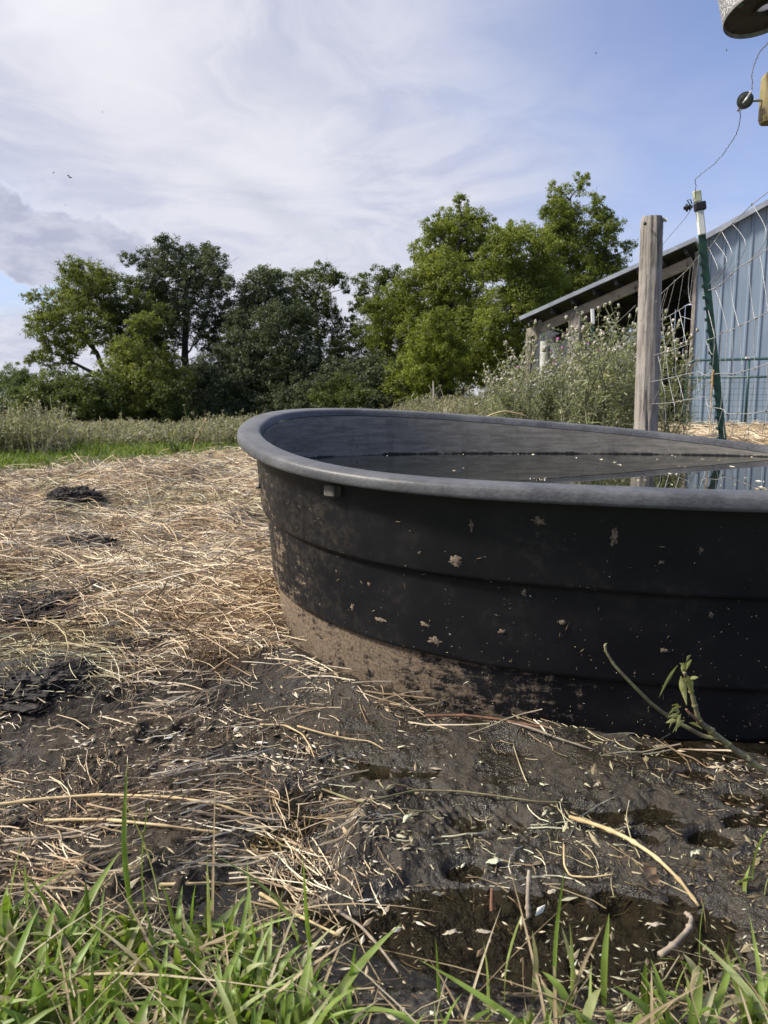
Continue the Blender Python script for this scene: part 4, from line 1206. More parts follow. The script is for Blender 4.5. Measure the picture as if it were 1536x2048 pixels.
def make_tpost(name, label, top, low, D, white, green, studs=True, detail=True):
    """T section steel post from photo pixels: top and low centre, white sleeve end, all at depth D"""
    A, B = at(*top, D), at(*low, D)
    ax = A - B; ax /= np.linalg.norm(ax)
    g = float(ground_z(B[0], B[1])); base = B + ax * ((g - .05 - B[2]) / ax[2])
    root = empty(name, (base[0], base[1], g), label, 'fence post')
    sx = np.array([1, -.15, 0]); sx -= ax * (sx @ ax); sx /= np.linalg.norm(sx); sy = np.cross(ax, sx)   # sy away from the camera
    AX = np.array([sx, sy, ax])
    S = at(*white, D); Ls = np.linalg.norm(S - base)
    mb = MB()
    mb.box(base + ax * Ls / 2, (.035, .006, Ls), AX, .002)
    mb.box(base + ax * Ls / 2 + sy * .0175 - sx * .006, (.006, .026, Ls), AX)
    mb.build('steel_post', M_green, root)
    if studs:
        for h in np.arange(.12, Ls - .03, .054):
            MB().box(base + ax * h - sx * .0225 - sy * .004, (.011, .014, .016), AX, .003).build('stud', M_green, root)
    Lw = np.linalg.norm(A - S)
    c = S + ax * Lw / 2
    mb = MB(); mb.box(c - ax * .002, (.034, .028, Lw), AX, .005); mb.build('sleeve', M_white, root)
    if detail:
        cap = simple('pale_green_cap', (.40, .43, .30), .6, 0, .3, 30)
        MB().box(A + ax * .024 - sx * .004, (.036, .028, .052), AX, .004).build('cap', cap, root)
        MB().box(A - ax * .024 + sx * .004, (.050, .042, .040), AX, .005).build('clamp', M_blackp, root)
        ins = MB()
        o = A - ax * .018 - sx * .030
        for q, r in ((0, .008), (.008, .008), (.009, .016), (.014, .016), (.016, .010), (.022, .010), (.024, .019), (.029, .019), (.031, .009), (.04, .009)):
            ins.v  # profile below
        P = [o - sx * q for q in (0, .008, .009, .014, .016, .022, .024, .029, .031, .04)]
        ins = MB(); ins.tube(P, [.008, .008, .016, .016, .010, .010, .019, .019, .009, .009], 12)
        ins.build('insulator', M_blackp, root, smooth=True, crease=40)
        MB().tube([o - sx * .012 + ax * .014, o - sx * .02 + ax * .034, o - sx * .005 + ax * .034, o + ax * .012], .003, 5).build('pin', M_blackp, root)
    return root
make_tpost('steel_fence_post', 'leaning dark green steel post with a long white sleeve and black insulator', (1397, 403), (1446, 882), 3.9, (1404, 469), None)
make_tpost('steel_fence_post', 'distant green steel post with short white sleeve among the thistles', (1183, 618), (1189, 760), 7.6, (1186, 648), None, studs=False, detail=False)

def make_mesh():
    root = empty('wire_fence', fp(1420, 800), 'sagging galvanised woven wire fence stretched between timber and steel posts', 'fence')
    def wire(pts, r=.0019, name='line_wire', k=4, jit=.0):
        P = np.array([fp(x, y, -.028 if 1390 < x < 1455 else -.0) for x, y in pts])
        t = np.linspace(0, len(P) - 1, (len(P) - 1) * k + 1)
        # gentle curve through the points
        from_ = np.stack([np.interp(t, range(len(P)), P[:, i]) for i in range(3)], 1)
        if len(P) > 2:
            for _ in range(5 if name == 'stay_wire' else 2): from_[1:-1] = .25 * from_[:-2] + .5 * from_[1:-1] + .25 * from_[2:]
        from_[1:-1] += np.random.default_rng(int(pts[0][0] * 7 + pts[0][1])).normal(0, jit, (len(from_) - 2, 3))
        MB().tube(from_, r, 5, cap=False).build(name, M_wire, root, smooth=True)
    L = [
        [(1322, 588), (1350, 562), (1375, 540), (1390, 520), (1403, 507), (1418, 497), (1429, 483), (1443, 462), (1465, 447), (1485, 427), (1504, 409), (1536, 384), (1590, 340), (1680, 270)],
        [(1323, 640), (1345, 628), (1372, 612), (1383, 606)],
        [(1404, 586), (1418, 580), (1430, 577), (1440, 570), (1462, 549), (1480, 533), (1497, 524), (1520, 508), (1540, 495), (1620, 440), (1700, 380)],
        [(1276, 722), (1315, 708), (1345, 700), (1378, 688)],
        [(1412, 680), (1429, 676), (1445, 664), (1465, 660), (1482, 650), (1500, 642), (1514, 635), (1540, 622), (1640, 570), (1740, 510)],
        [(1273, 768), (1300, 764), (1340, 756), (1368, 749), (1390, 745)],
        [(1395, 742), (1412, 752), (1430, 748), (1443, 746), (1470, 748), (1488, 742), (1510, 737), (1540, 725), (1640, 690), (1740, 650)],
        [(1274, 807), (1305, 808), (1350, 805), (1368, 800), (1392, 797), (1410, 793)],
        [(1412, 808), (1421, 815), (1435, 816), (1446, 818), (1453, 828), (1476, 827), (1500, 828), (1532, 822), (1640, 800), (1740, 775)],
        [(1271, 660), (1250, 680), (1225, 700), (1200, 722), (1188, 730)], [(1272, 610), (1240, 640), (1210, 668), (1190, 684)],
        [(1276, 845), (1300, 818), (1318, 780)],
    ]
    for l in L: wire(l)
    ST = [[(1367, 548), (1361, 585), (1355, 622)], [(1350, 562), (1342, 595), (1331, 634)], [(1336, 577), (1328, 605), (1319, 640)], [(1381, 535), (1375, 576), (1380, 604)], [(1388, 526), (1384, 560), (1379, 605)], [(1398, 510), (1393, 560), (1381, 604)],
          [(1330, 585), (1322, 612), (1318, 632)], [(1326, 618), (1324, 650), (1332, 704)], [(1340, 632), (1347, 665), (1350, 698)], [(1358, 620), (1366, 655), (1373, 688)], [(1360, 632), (1372, 636), (1383, 639)],
          [(1316, 712), (1322, 735), (1323, 758)], [(1331, 706), (1334, 730), (1337, 755)], [(1351, 700), (1351, 730), (1352, 752)], [(1375, 692), (1372, 725), (1373, 748)],
          [(1323, 760), (1331, 785), (1330, 808)], [(1337, 756), (1344, 790), (1349, 812)], [(1355, 752), (1363, 780), (1367, 800)], [(1330, 808), (1331, 830), (1331, 850)], [(1349, 806), (1350, 830), (1348, 842)], [(1367, 802), (1363, 830)],
          [(1443, 462), (1467, 505), (1464, 526), (1427, 575)], [(1418, 497), (1437, 535), (1436, 547), (1405, 584)], [(1465, 448), (1494, 479), (1490, 507), (1460, 546)], [(1505, 410), (1537, 458), (1531, 490), (1497, 524)], [(1430, 484), (1456, 516), (1452, 530), (1430, 560), (1424, 577)], [(1540, 382), (1566, 420), (1560, 450), (1535, 495)],
          [(1440, 570), (1436, 610), (1433, 640), (1428, 675)], [(1462, 549), (1461, 585), (1474, 640), (1478, 652)], [(1498, 525), (1500, 585), (1509, 638)], [(1430, 578), (1440, 600), (1455, 660)], [(1408, 590), (1418, 625), (1429, 672)], [(1520, 510), (1528, 560), (1536, 622)],
          [(1443, 666), (1441, 700), (1440, 746)], [(1455, 662), (1451, 700), (1451, 742)], [(1466, 660), (1465, 700), (1467, 745)], [(1481, 651), (1481, 700), (1485, 742)], [(1512, 636), (1506, 690), (1510, 738)], [(1429, 676), (1427, 715), (1424, 748)], [(1412, 682), (1418, 700), (1427, 715), (1430, 690)], [(1396, 700), (1393, 722), (1390, 745)], [(1400, 684), (1398, 720), (1400, 740)],
          [(1444, 748), (1444, 790), (1441, 818)], [(1457, 748), (1452, 790), (1450, 822)], [(1470, 749), (1460, 775), (1449, 815)], [(1484, 744), (1478, 790), (1474, 827)], [(1511, 738), (1505, 790), (1498, 828)], [(1534, 728), (1535, 770), (1531, 822)], [(1424, 750), (1427, 790), (1426, 816)], [(1410, 752), (1411, 785), (1412, 800), (1416, 815)], [(1394, 745), (1396, 770), (1400, 800)],
          [(1445, 820), (1438, 845), (1430, 870)], [(1454, 830), (1446, 850), (1449, 876)], [(1475, 828), (1466, 850), (1463, 872)], [(1500, 829), (1498, 850), (1495, 880)], [(1531, 823), (1528, 845), (1524, 870)], [(1416, 816), (1420, 840), (1418, 870)], [(1424, 818), (1428, 850), (1426, 872)]]
    for l in ST: wire(l, .0014, 'stay_wire', 4)
    # knots where stays are tied to the line wires
    KM = simple('dull_wire', (.22, .22, .22), .5, .5, .3, 60)
    for x, y in [(1443, 462), (1465, 447), (1504, 409), (1418, 497), (1430, 483), (1440, 570), (1462, 549), (1497, 524), (1430, 577), (1445, 664), (1455, 661), (1466, 659), (1481, 650), (1512, 636), (1429, 676), (1443, 747), (1457, 747), (1470, 748), (1484, 743), (1510, 737), (1476, 827), (1500, 828), (1453, 828), (1532, 822), (1350, 562), (1367, 548), (1336, 577), (1331, 705), (1351, 698), (1337, 756), (1352, 753), (1383, 606)]:
        MB().ball(fp(x, y, -.03 if 1390 < x < 1455 else 0), (.0055, .004, .006), 7, 5, .2, x).build('tied_knot', KM, root)
    # baler twine tied at the steel post
    tw = simple('orange_twine', (.50, .33, .15), .9, 0, .35, 60)
    P = [fp(x, y, -.05) for x, y in [(1427, 740), (1425, 752), (1424, 775), (1421, 800), (1423, 815), (1419, 840), (1424, 868)]]
    o = MB().tube(P, [.004, .006, .005, .003, .003, .0025, .002], 5).build('baler_twine', tw)
    tag(o, 'frayed orange baler twine tied to the leaning green steel post', 'twine')
    P = [at(x, y, 4.75) for x, y in [(1380, 600), (1383, 640), (1378, 700), (1379, 720)]]
make_mesh()

def make_wires():
    D1 = 3.4
    P = [at(1318, 502, 4.76), at(1325, 490, 4.7), at(1350, 460, 4.35), at(1370, 437, 4.0), at(1379, 424, 3.9), at(1383, 412, 3.88)]
    o = MB().tube(P, .0013, 5).build('wire_tail', M_oldwire); tag(o, 'thin slack wire from black insulator down to the timber post', 'wire')
    pts = [(1388, 402), (1391, 392), (1392, 372), (1390, 362), (1396, 353), (1413, 341), (1430, 326), (1441, 314), (1452, 299), (1463, 284), (1473, 268), (1478, 252), (1480, 236), (1481, 222), (1484, 208)]
    D = np.linspace(3.88, 2.9, len(pts)); P = np.array([at(x, y, d) for (x, y), d in zip(pts, D)])
    rg = np.random.default_rng(2)
    t = np.linspace(0, len(P) - 1, 70); Pf = np.stack([np.interp(t, range(len(P)), P[:, i]) for i in range(3)], 1) + rg.normal(0, .0015, (70, 3))
    o = MB().tube(Pf, .0016, 5).build('lead_wire', M_oldwire); tag(o, 'kinked thin wire hanging from the round insulator to the steel post', 'wire')
    pts = [(1494, 190), (1503, 182), (1505, 168), (1504, 150), (1507, 132), (1514, 115), (1522, 100), (1536, 86), (1560, 66), (1600, 40)]
    P = np.array([at(x, y, 2.88) for x, y in pts]); t = np.linspace(0, len(P) - 1, 50)
    Pf = np.stack([np.interp(t, range(len(P)), P[:, i]) for i in range(3)], 1) + rg.normal(0, .0009, (50, 3))
    o = MB().tube(Pf, .0019, 5).build('upper_wire', M_oldwire); tag(o, 'thin wire rising from the round insulator to the upper right', 'wire')
    # pole just outside the frame carrying the timber with the insulator
    c = at(1640, 400, 2.95); g = float(ground_z(c[0], c[1]))
    root = empty('wooden_pole', (c[0], c[1], g), 'mossy timber with eye bolt at the right edge, part of a wooden pole', 'pole')
    MB().tube([[c[0], c[1], g - .1], [c[0], c[1], 1.5], [c[0] + .01, c[1], 2.75]], [.085, .08, .075], 20).build('post', M_wood, root, smooth=True, crease=50)
    D = 2.85
    a, b = at(1541, 148, D), at(1539, 246, D)
    mid = (a + b) / 2; h = np.linalg.norm(a - b)
    MB().box(mid + [.02, 0, 0], (.094, .07, h), None, .014).build('timber_block', M_moss, root)
    MB().box(np.array([(mid[0] + c[0]) / 2 + .04, D + .068, mid[2]]), (abs(c[0] - mid[0]), .06, .09), None, .008).build('crosspiece', M_wood, root)
    e = at(1490, 201, D)
    MB().tube([at(1560, 201, D), at(1512, 201, D), at(1505, 201, D)], .0052, 8).build('eye_bolt', M_wire, root, smooth=True)
    ins = MB()
    w = np.array([-.38, -1, -.28]); w /= np.linalg.norm(w)
    prof = [(-.0205, .014), (-.020, .024), (-.014, .0265), (-.006, .019), (.006, .019), (.014, .027), (.020, .0265), (.0208, .018), (.0212, .0175), (.0216, .010)]
    ins.tube([e + w * q for q, _ in prof], [r for _, r in prof], 24); ins.build('insulator', M_ceramic, root, smooth=True, crease=35)
    n1, n2 = at(1486, 207, D - .03), at(1500, 187, D - .03)
    MB().tube([n1, (n1 + n2) / 2 - [0, .006, 0], n2, n2 + [.006, .02, .008]], .0042, 7).build('hook', M_wire, root, smooth=True)
    MB().tube([at(1476, 222, D), at(1481, 214, D), at(1483, 206, D)], .004, 6).build('wire_clip', simple('rusty_clip', (.12, .06, .045), .8), root)
make_wires()

def sky_disc_mat():
    m, g, b = mat('sky_disc_plastic')
    t = g.new('ShaderNodeBsdfTranslucent'); t.inputs[0].default_value = (.92, .93, .95, 1)
    ms = g.new('ShaderNodeMixShader'); ms.inputs[0].default_value = .85; b.inputs['Base Color'].default_value = (.85, .85, .85, 1)
    g.l.new(b.outputs[0], ms.inputs[1]); g.l.new(t.outputs[0], ms.inputs[2]); g.l.new(ms.outputs[0], g.n['Material Output'].inputs[0])
    return m

def make_lamp_housing():
    # round speckled housing seen from below at the top right corner
    D = 2.7
    c = at(1535, 22, D); R = 76 * D / F
    tilt = Vector((-.16, .20, 1)).normalized()
    ax = np.array(tilt); e1 = np.cross([0, 1, 0], ax); e1 /= np.linalg.norm(e1); e2 = np.cross(ax, e1)
    root = empty('hanging_bucket', c, 'speckled grey round metal bucket hanging with a holed dark underside, at the top right corner', 'bucket')
    m, g, b = mat('speckled_zinc'); p = obj_pos(g)
    n = g.noise(p, 160, 3, .7); v = g.new('ShaderNodeTexVoronoi'); g.l.new(p, v.inputs[0]); v.inputs['Scale'].default_value = 90
    g.l.new(g.mix(g.ss(n, .48, .56), (.16, .15, .16), (.50, .50, .50)), b.inputs['Base Color']); b.inputs['Roughness'].default_value = .55; b.inputs['Metallic'].default_value = .2
    bump(g, b, n, .6, .004)
    k = 64; an = np.arange(k) * 2 * math.pi / k
    ring = lambda r, h: c + np.cos(an)[:, None] * e1 * r + np.sin(an)[:, None] * e2 * r + ax * h
    def lathe(prof, name, m_):
        V = np.concatenate([ring(r, h) for r, h in prof]); q = len(prof)
        Q = [[i * k + j, i * k + (j + 1) % k, (i + 1) * k + (j + 1) % k, (i + 1) * k + j] for i in range(q - 1) for j in range(k)]
        return MB().add(V, Q).build(name, m_, root, smooth=True, crease=40)
    lathe([(R, .012), (R * 1.0, .06), (R * 1.005, .30), (R * .98, .302), (R * .97, .05)], 'side_wall', m)
    lathe([(R * .965, .012), (R * 1.0, .000), (R * 1.012, .006), (R * 1.0, .011)], 'rim', simple('rim_zinc', (.24, .23, .22), .5, .3, .4, 30))
    rc = R * .30
    lathe([(R * .964, .013), (R * .6, .018), (rc, .014), (rc * .98, .004), (rc * .86, .004), (rc * .80, .02), (rc * .80, .032)], 'bottom', simple('dark_underside', (.055, .045, .042), .7, 0, .5, 25))
    MB().tube([c + ax * .022, c + ax * .030], [rc * .84, rc * .80], 32).build('sky_disc', sky_disc_mat(), root)  # translucent disc added so the hole shows bright like open sky
    q = c - e1 * R * .80 - e2 * R * .32 + ax * .008
    MB().ball(q, (.012, .009, .007), 10, 7).build('drain_plug', simple('green_plug', (.10, .16, .09), .5), root, smooth=True)
    # hook up to the pole's crosspiece arm
    top = c + ax * .30
    P = [top + e1 * R * .98, top + e1 * R * .6 + ax * .16, top + ax * .24, top - e1 * R * .6 + ax * .16, top - e1 * R * .98]
    MB().tube(P, .004, 6).build('bail_handle', M_wire, root, smooth=True)
make_lamp_housing()

# ------------------------------------------------------------------ straw, litter, grass
def litter_mat(name, stops, rough=.75, trans=0.0):
    m, g, b = mat(name)
    c = g.ramp(island(g), stops)
    c = g.mix(g.ss(g.noise(geo_pos(g), 2.6, 5, .65), .44, .62), c, (.66, .58, .50), 'MULTIPLY')
    c = g.mix(g.ss(g.noise(g.vmath('ADD', geo_pos(g), (5, 3, 1)), 1.5, 4, .6), .50, .62), c, (.74, .80, .72), 'MULTIPLY')
    g.l.new(c, b.inputs['Base Color']); b.inputs['Roughness'].default_value = rough
    b.inputs['Specular IOR Level'].default_value = .3
    return m
M_straw = litter_mat('straw', [(0, (.07, .05, .033)), (.22, (.29, .21, .13)), (.5, (.53, .42, .275)), (.85, (.70, .60, .44)), (1, (.62, .605, .52))])
M_strawgrey = litter_mat('mud_straw', [(0, (.12, .085, .055)), (.3, (.30, .225, .14)), (.65, (.55, .46, .32)), (1, (.72, .66, .52))])

def strand_block(mb, x, y, L, r, rg, lift=.02, arch=.25, bend=.5, tilt=.12, K=5, sides=3, zoff=None, flow=1.05):
    N = len(x)
    if N == 0: return
    ph = 2 * np.pi * 1.6 * vnoise(x * 2.6, y * 2.6, 303) + rg.normal(0, flow, N); bd = rg.normal(0, bend, N)
    t = np.linspace(-.5, .5, K)[None]
    ang = ph[:, None] + bd[:, None] * t
    step = L[:, None] / (K - 1)
    X = np.cumsum(np.cos(ang) * step, 1); Y = np.cumsum(np.sin(ang) * step, 1)
    X += x[:, None] - X.mean(1, keepdims=True); Y += y[:, None] - Y.mean(1, keepdims=True)
    base = ground_z(X, Y)
    flat = base.mean(1, keepdims=True) * .6 + base * .4
    h = np.abs(rg.normal(0, lift, N)) if zoff is None else zoff
    tl = rg.normal(0, tilt, N) * L
    ar = np.abs(rg.normal(0, arch, N)) * L
    Z = flat + h[:, None] + r[:, None] + tl[:, None] * t + ar[:, None] * (.25 - t ** 2) * .8
    Z = np.maximum(Z, base + r[:, None] * .5)
    P = np.stack([X, Y, Z], -1)
    taper = np.linspace(1, .7, K)[None] * np.ones((N, 1))
    mb.strands(P, r[:, None] * taper, sides)

def scatter(N, f, x0, x1, y0, y1, rg, bias=1.0):
    """random ground points kept with probability f(x, y); more of them near the viewer"""
    u = rg.uniform(0, 1, N)
    y = y0 * (y1 / y0) ** (u ** bias)
    w0, w1 = x0, x1
    x = rg.uniform(w0, w1, N) * y
    k = rg.uniform(0, 1, N) < f(x, y)
    return x[k], y[k]

def make_straw():
    rg = np.random.default_rng(61)
    mb = MB()
    fS = lambda x, y: straw_mask(x, y) * (1 - .92 * dark_mask(x, y)) * (tank_dist(x, y) > .0)
    # y range 1.9 - 9.5, x/y from -0.62 to 0
    for N, Lm, rad, lift, arch, tilt in [(30000, .075, .0011, .014, .16, .16), (30000, .12, .0013, .026, .24, .22), (9000, .22, .0016, .034, .24, .16), (1500, .36, .0021, .035, .18, .12)]:
        x, y = scatter(N, fS, -.66, .04, 1.85, 12.0, rg, .92)
        n = len(x); far = 1 + .12 * (y - 2)
        strand_block(mb, x, y, Lm * rg.uniform(.5, 1.5, n), rad * rg.uniform(.7, 1.4, n) * far ** .8, rg, lift, arch, .85, tilt)
    # straw behind the tank near the fence
    x, y = scatter(9000, fS, .22, .75, 4.0, 14, rg, 1)
    n = len(x); strand_block(mb, x, y, .2 * rg.uniform(.5, 1.6, n), .0028 * rg.uniform(.7, 1.5, n), rg, .03, .2, .5, .18)
    # tousled tuft on the far heap and upright stalks
    c = gp(275, 960); n = 900
    x = c[0] + rg.normal(0, .28, n); y = c[1] + rg.normal(0, .3, n)
    strand_block(mb, x, y, rg.uniform(.15, .4, n), np.full(n, .003), rg, .05, .5, 1.2, .4)
    x, y = scatter(900, fS, -.6, .0, 2.3, 8, rg, 1)
    n = len(x); strand_block(mb, x, y, rg.uniform(.08, .26, n), .0016 * (1 + .1 * y), rg, .01, .1, .3, .75)
    o = mb.build('straw', M_straw)
    tag(o, 'loose golden straw and hay strewn over the ground left of and behind the tank', 'straw', kind='stuff')
    # straw trodden into the mud
    mb = MB()
    def fm(x, y):
        m = (1 - straw_mask(x, y)) * (tank_dist(x, y) > .01)
        left = .25 + .75 * sst(-x, -.05, .45)
        clus = sst(fbm(x, y, 3.0, 3, 71), -.15, .35)
        edge = np.exp(-((straw_mask(x, y) - .35) / .3) ** 2) * sst(straw_mask(x, y), .01, .08)
        hug = .35 * np.exp(-((tank_dist(x, y) - .07) / .06) ** 2)
        return np.clip(m * np.where(ground_z(x, y) < WATER_Z, .25, 1) * np.maximum(left * (.07 + .80 * clus), np.maximum(.95 * edge, .55 * hug)), 0, 1)
    for N, Lm, rad in [(15000, .026, .0008), (4200, .065, .0010), (900, .14, .0014)]:
        x, y = scatter(N, fm, -.62, .62, .95, 2.9, rg, 1)
        n = len(x); z = np.where(rg.uniform(size=n) < .7, .0, .006)
        strand_block(mb, x, y, Lm * rg.uniform(.4, 1.6, n), rad * rg.uniform(.7, 1.4, n), rg, .003, .05, .7, .04, zoff=z)
    # trampled bunches of straw lying on the mud left of the puddles
    for k in range(70):
        px, py = rg.uniform(-120, 640), 1340 + 420 * rg.uniform() ** 1.4
        c = gp(px, py); n = int(rg.integers(5, 26)); sp = rg.uniform(.02, .07); a0 = rg.uniform(-.5, .5)
        if tank_dist(np.array([c[0]]), np.array([c[1]]))[0] < .05: continue
        x = c[0] + rg.normal(0, sp * 1.5, n); y = c[1] + rg.normal(0, sp * .7, n)
        strand_block(mb, x, y, rg.uniform(.03, .16, n), rg.uniform(.0008, .0018, n), rg, .006, .10, .6, .07, flow=.5)
    # reddish sticks lying along the foot of the tank
    th = rg.uniform(math.pi * .98, math.pi * 1.62, 46)
    P = tank_pt(th, .13 - rg.uniform(.02, .12, 46), .60, 0)
    x, y = P[:, 0], P[:, 1]; n = len(x)
    strand_block(mb, x, y, rg.uniform(.06, .22, n), rg.uniform(.0012, .0024, n), rg, .012, .08, .3, .10)
    o = mb.build('trodden_straw', M_strawgrey)
    tag(o, 'broken straw and twigs trodden into the wet mud', 'trodden straw', kind='stuff')
    # pale chips, seed husks and leaf scraps
    m = litter_mat('pale_chips', [(0, (.08, .06, .04)), (.4, (.24, .185, .12)), (.7, (.46, .385, .265)), (.92, (.58, .53, .42)), (1, (.66, .645, .59))], .7)
    mb = MB()
    x, y = scatter(30000, lambda x, y: (1 - straw_mask(x, y)) * (tank_dist(x, y) > .0) * np.where(ground_z(x, y) < WATER_Z, .5, 1) * (.42 + .25 * sst(-x, -.3, .2)) * (.25 + 1.1 * sst(fbm(x, y, 5, 3, 75), -.15, .4)), -.62, .62, .92, 2.9, rg, 1)
    n = len(x); a = rg.uniform(0, 6.28, n)
    L = np.where(rg.uniform(size=n) < .10, rg.uniform(.009, .019, n), rg.uniform(.0020, .0075, n)); w = L * rg.uniform(.14, .40, n)
    z = np.maximum(ground_z(x, y), WATER_Z - .001) + .0022
    e = np.stack([np.cos(a), np.sin(a), rg.normal(0, .25, n)], 1); f = np.stack([-np.sin(a), np.cos(a), rg.normal(0, .25, n)], 1)
    c = np.stack([x, y, z], 1)
    V = np.stack([c - e * L[:, None], c - f * w[:, None], c + e * L[:, None], c + f * w[:, None], c + np.array([0, 0, 1]) * w[:, None] * .6], 1).reshape(-1, 3)
    b = np.arange(n)[:, None] * 5
    T = np.stack([b + np.array([0, 1, 4]), b + np.array([1, 2, 4]), b + np.array([2, 3, 4]), b + np.array([3, 0, 4])], 1).reshape(-1, 3)
    mb.add(V, None, T)
    o = mb.build('mud_litter', m)
    tag(o, 'pale chips, husks and leaf scraps scattered over the mud and puddles', 'litter', kind='stuff')
make_straw()

def make_clods():
    m, g, b = mat('manure_clod')
    p = geo_pos(g); n = g.noise(p, 70, 6, .7)
    g.l.new(g.mix(g.ss(n, .4, .66), (.018, .015, .013), (.075, .06, .05)), b.inputs['Base Color']); b.inputs['Roughness'].default_value = .8
    bump(g, b, n, 1.0, .012)
    rg = np.random.default_rng(77)
    for i, ((px, py, r, lab), c) in enumerate(zip(CLODS, CLODP)):
        z = float(ground_z(c[0], c[1]))
        V = []; nu, nv = 80, 36; h = r * (.62 if i == 0 else .30)
        for a in range(nv + 1):
            ph = math.pi * .5 * a / nv
            for q in range(nu):
                t = 2 * math.pi * q / nu
                dx, dy, dz = math.sin(ph) * math.cos(t), math.sin(ph) * math.sin(t), math.cos(ph)
                k = 1 + .30 * float(fbm(dx * 2 + i * 9, dy * 2 + dz * 2, 1.2, 3, 80)) + .16 * float(fbm(dx * 3 + i * 5, dy * 3 + dz * 3, 3.5, 4, 81, .65)) + .13 * float(fbm(dx * 3 + i * 5 + dz, dy * 3 - dz * 2, 9, 3, 84, .7))
                V.append([c[0] + dx * r * k, c[1] + dy * r * k * .9, z - .03 + dz * h * k])
        Q = [[a * nu + q, (a + 1) * nu + q, (a + 1) * nu + (q + 1) % nu, a * nu + (q + 1) % nu] for a in range(nv) for q in range(nu)]
        root = empty('manure_clod', (c[0], c[1], z), lab, 'soil clump', 'dark clumps on the straw')
        MB().add(V, Q).build('clump', m, root, smooth=False)
        sb = MB(); k = 150 if i else 50
        P = np.array(V)[rg.integers(nu * 2, nu * nv, k)]
        d = rg.normal(0, 1, (k, 3)) * np.array([1, 1, .35]); d /= np.linalg.norm(d, axis=1)[:, None]
        L = rg.uniform(.012, .10, k)
        t = np.linspace(-.5, .5, 4)[None, :, None]
        C = P[:, None] + d[:, None] * t * L[:, None, None] + np.array([0, 0, .006])
        sb.strands(C, np.full((k, 4), .0012 * (1 + .12 * (c[1] - 2))), 3)
        o = sb.build('straw_bits', M_strawgrey, root); o['kind'] = 'stuff'
make_clods()

# single stalks one can pick out
def stalk(name, label, cat, pts, r, m, nodes=0, lift=0.0, group=None, seed=0):
    """pts: photo pixels with height above the ground"""
    rg = np.random.default_rng(seed)
    P = []
    for px, py, h in pts:
        q = gp(px, py, h)
        for _ in range(4):
            q = gp(px, py, max(float(ground_z(q[0], q[1])), WATER_Z) + h)
        P.append(q)
    P = np.array(P); t = np.linspace(0, len(P) - 1, len(P) * 5)
    C = np.stack([np.interp(t, range(len(P)), P[:, i]) for i in range(3)], 1)
    for _ in range(2): C[1:-1] = .25 * C[:-2] + .5 * C[1:-1] + .25 * C[2:]
    rr = np.linspace(r, r * .62, len(C)) * (1 + .06 * rg.normal(size=len(C)))
    for k in range(nodes):
        i = int((k + .6) / nodes * len(C)); rr[min(i, len(C) - 1)] *= 1.45
    o = MB().tube(C, rr, 7).build(name, m, smooth=True, origin=C[0])
    return tag(o, label, cat, group)
M_stalk = simple('dry_stalk', (.52, .41, .22), .6, 0, .35, 25, .2, (.36, .26, .13))
M_stalkgrey = simple('grey_stalk', (.30, .25, .19), .8, 0, .4, 25, .2)
M_stalkred = simple('red_stick', (.20, .095, .05), .8, 0, .4, 30, .2)
M_stem = simple('green_stem', (.22, .215, .095), .6, 0, .35, 40, .5, (.13, .10, .06))
GS = 'dry stalks lying on the mud'
stalk('straw_stalk', 'longest pale stalk lying across the left mud, forked at its right end', 'stalk', [(-40, 1614, .006), (80, 1598, .01), (200, 1589, .014), (330, 1593, .012), (430, 1606, .010), (490, 1628, .010), (530, 1640, .005)], .0034, M_stalk, 5, group=GS, seed=1)
stalk('straw_stalk', 'short branch of pale stalk curving off the long stalk to the right', 'stalk', [(455, 1602, .012), (500, 1594, .014), (540, 1592, .012), (578, 1607, .006)], .0024, M_stalk, 2, group=GS, seed=2)
stalk('straw_stalk', 'thick pale stalk below the longest stalk, above the tall grass blades', 'stalk', [(90, 1641, .006), (200, 1638, .012), (320, 1650, .010), (445, 1666, .005)], .0034, M_stalk, 4, group=GS, seed=3)
stalk('straw_stalk', 'grey brown bent stick left below the thick pale stalk', 'stalk', [(10, 1682, .004), (90, 1676, .008), (150, 1665, .010), (225, 1645, .006)], .0036, M_stalkgrey, 3, group=GS, seed=4)
stalk('straw_stalk', 'greyish stalk joining the fork of the longest stalk', 'stalk', [(375, 1618, .005), (430, 1632, .010), (510, 1636, .010), (565, 1641, .004)], .0028, M_stalkgrey, 3, group=GS, seed=5)
stalk('straw_stalk', 'straight pale stalk slanting from the puddle into the lower grass', 'stalk', [(520, 1787, .020), (590, 1828, .022), (680, 1872, .020)], .0030, M_stalk, 3, group=GS, seed=6)
stalk('straw_stalk', 'short thick straw piece lying just above the green grass', 'stalk', [(318, 1770, .006), (380, 1768, .008), (440, 1765, .006)], .0036, M_stalk, 2, group=GS, seed=7)
stalk('straw_stalk', 'long arched yellow stalk bending down to the right over the mud', 'stalk', [(1140, 1634, .012), (1200, 1652, .022), (1255, 1676, .030), (1310, 1712, .034), (1360, 1760, .024), (1398, 1812, .004)], .0042, M_stalk, 6, group=GS, seed=8)
stalk('straw_stalk', 'thin greenish stalk running level toward the arched yellow stalk', 'stalk', [(645, 1578, .006), (720, 1606, .006), (790, 1590, .010), (835, 1580, .012), (920, 1582, .010), (1010, 1594, .008), (1080, 1604, .008), (1142, 1605, .006)], .0024, M_stem, 4, group=GS, seed=9)
stalk('straw_stalk', 'curved straw rising from the mud below the left end of the tank', 'stalk', [(520, 1449, .010), (570, 1450, .014), (605, 1468, .016), (620, 1492, .014), (630, 1518, .006)], .0024, M_stalk, 2, group=GS, seed=10)
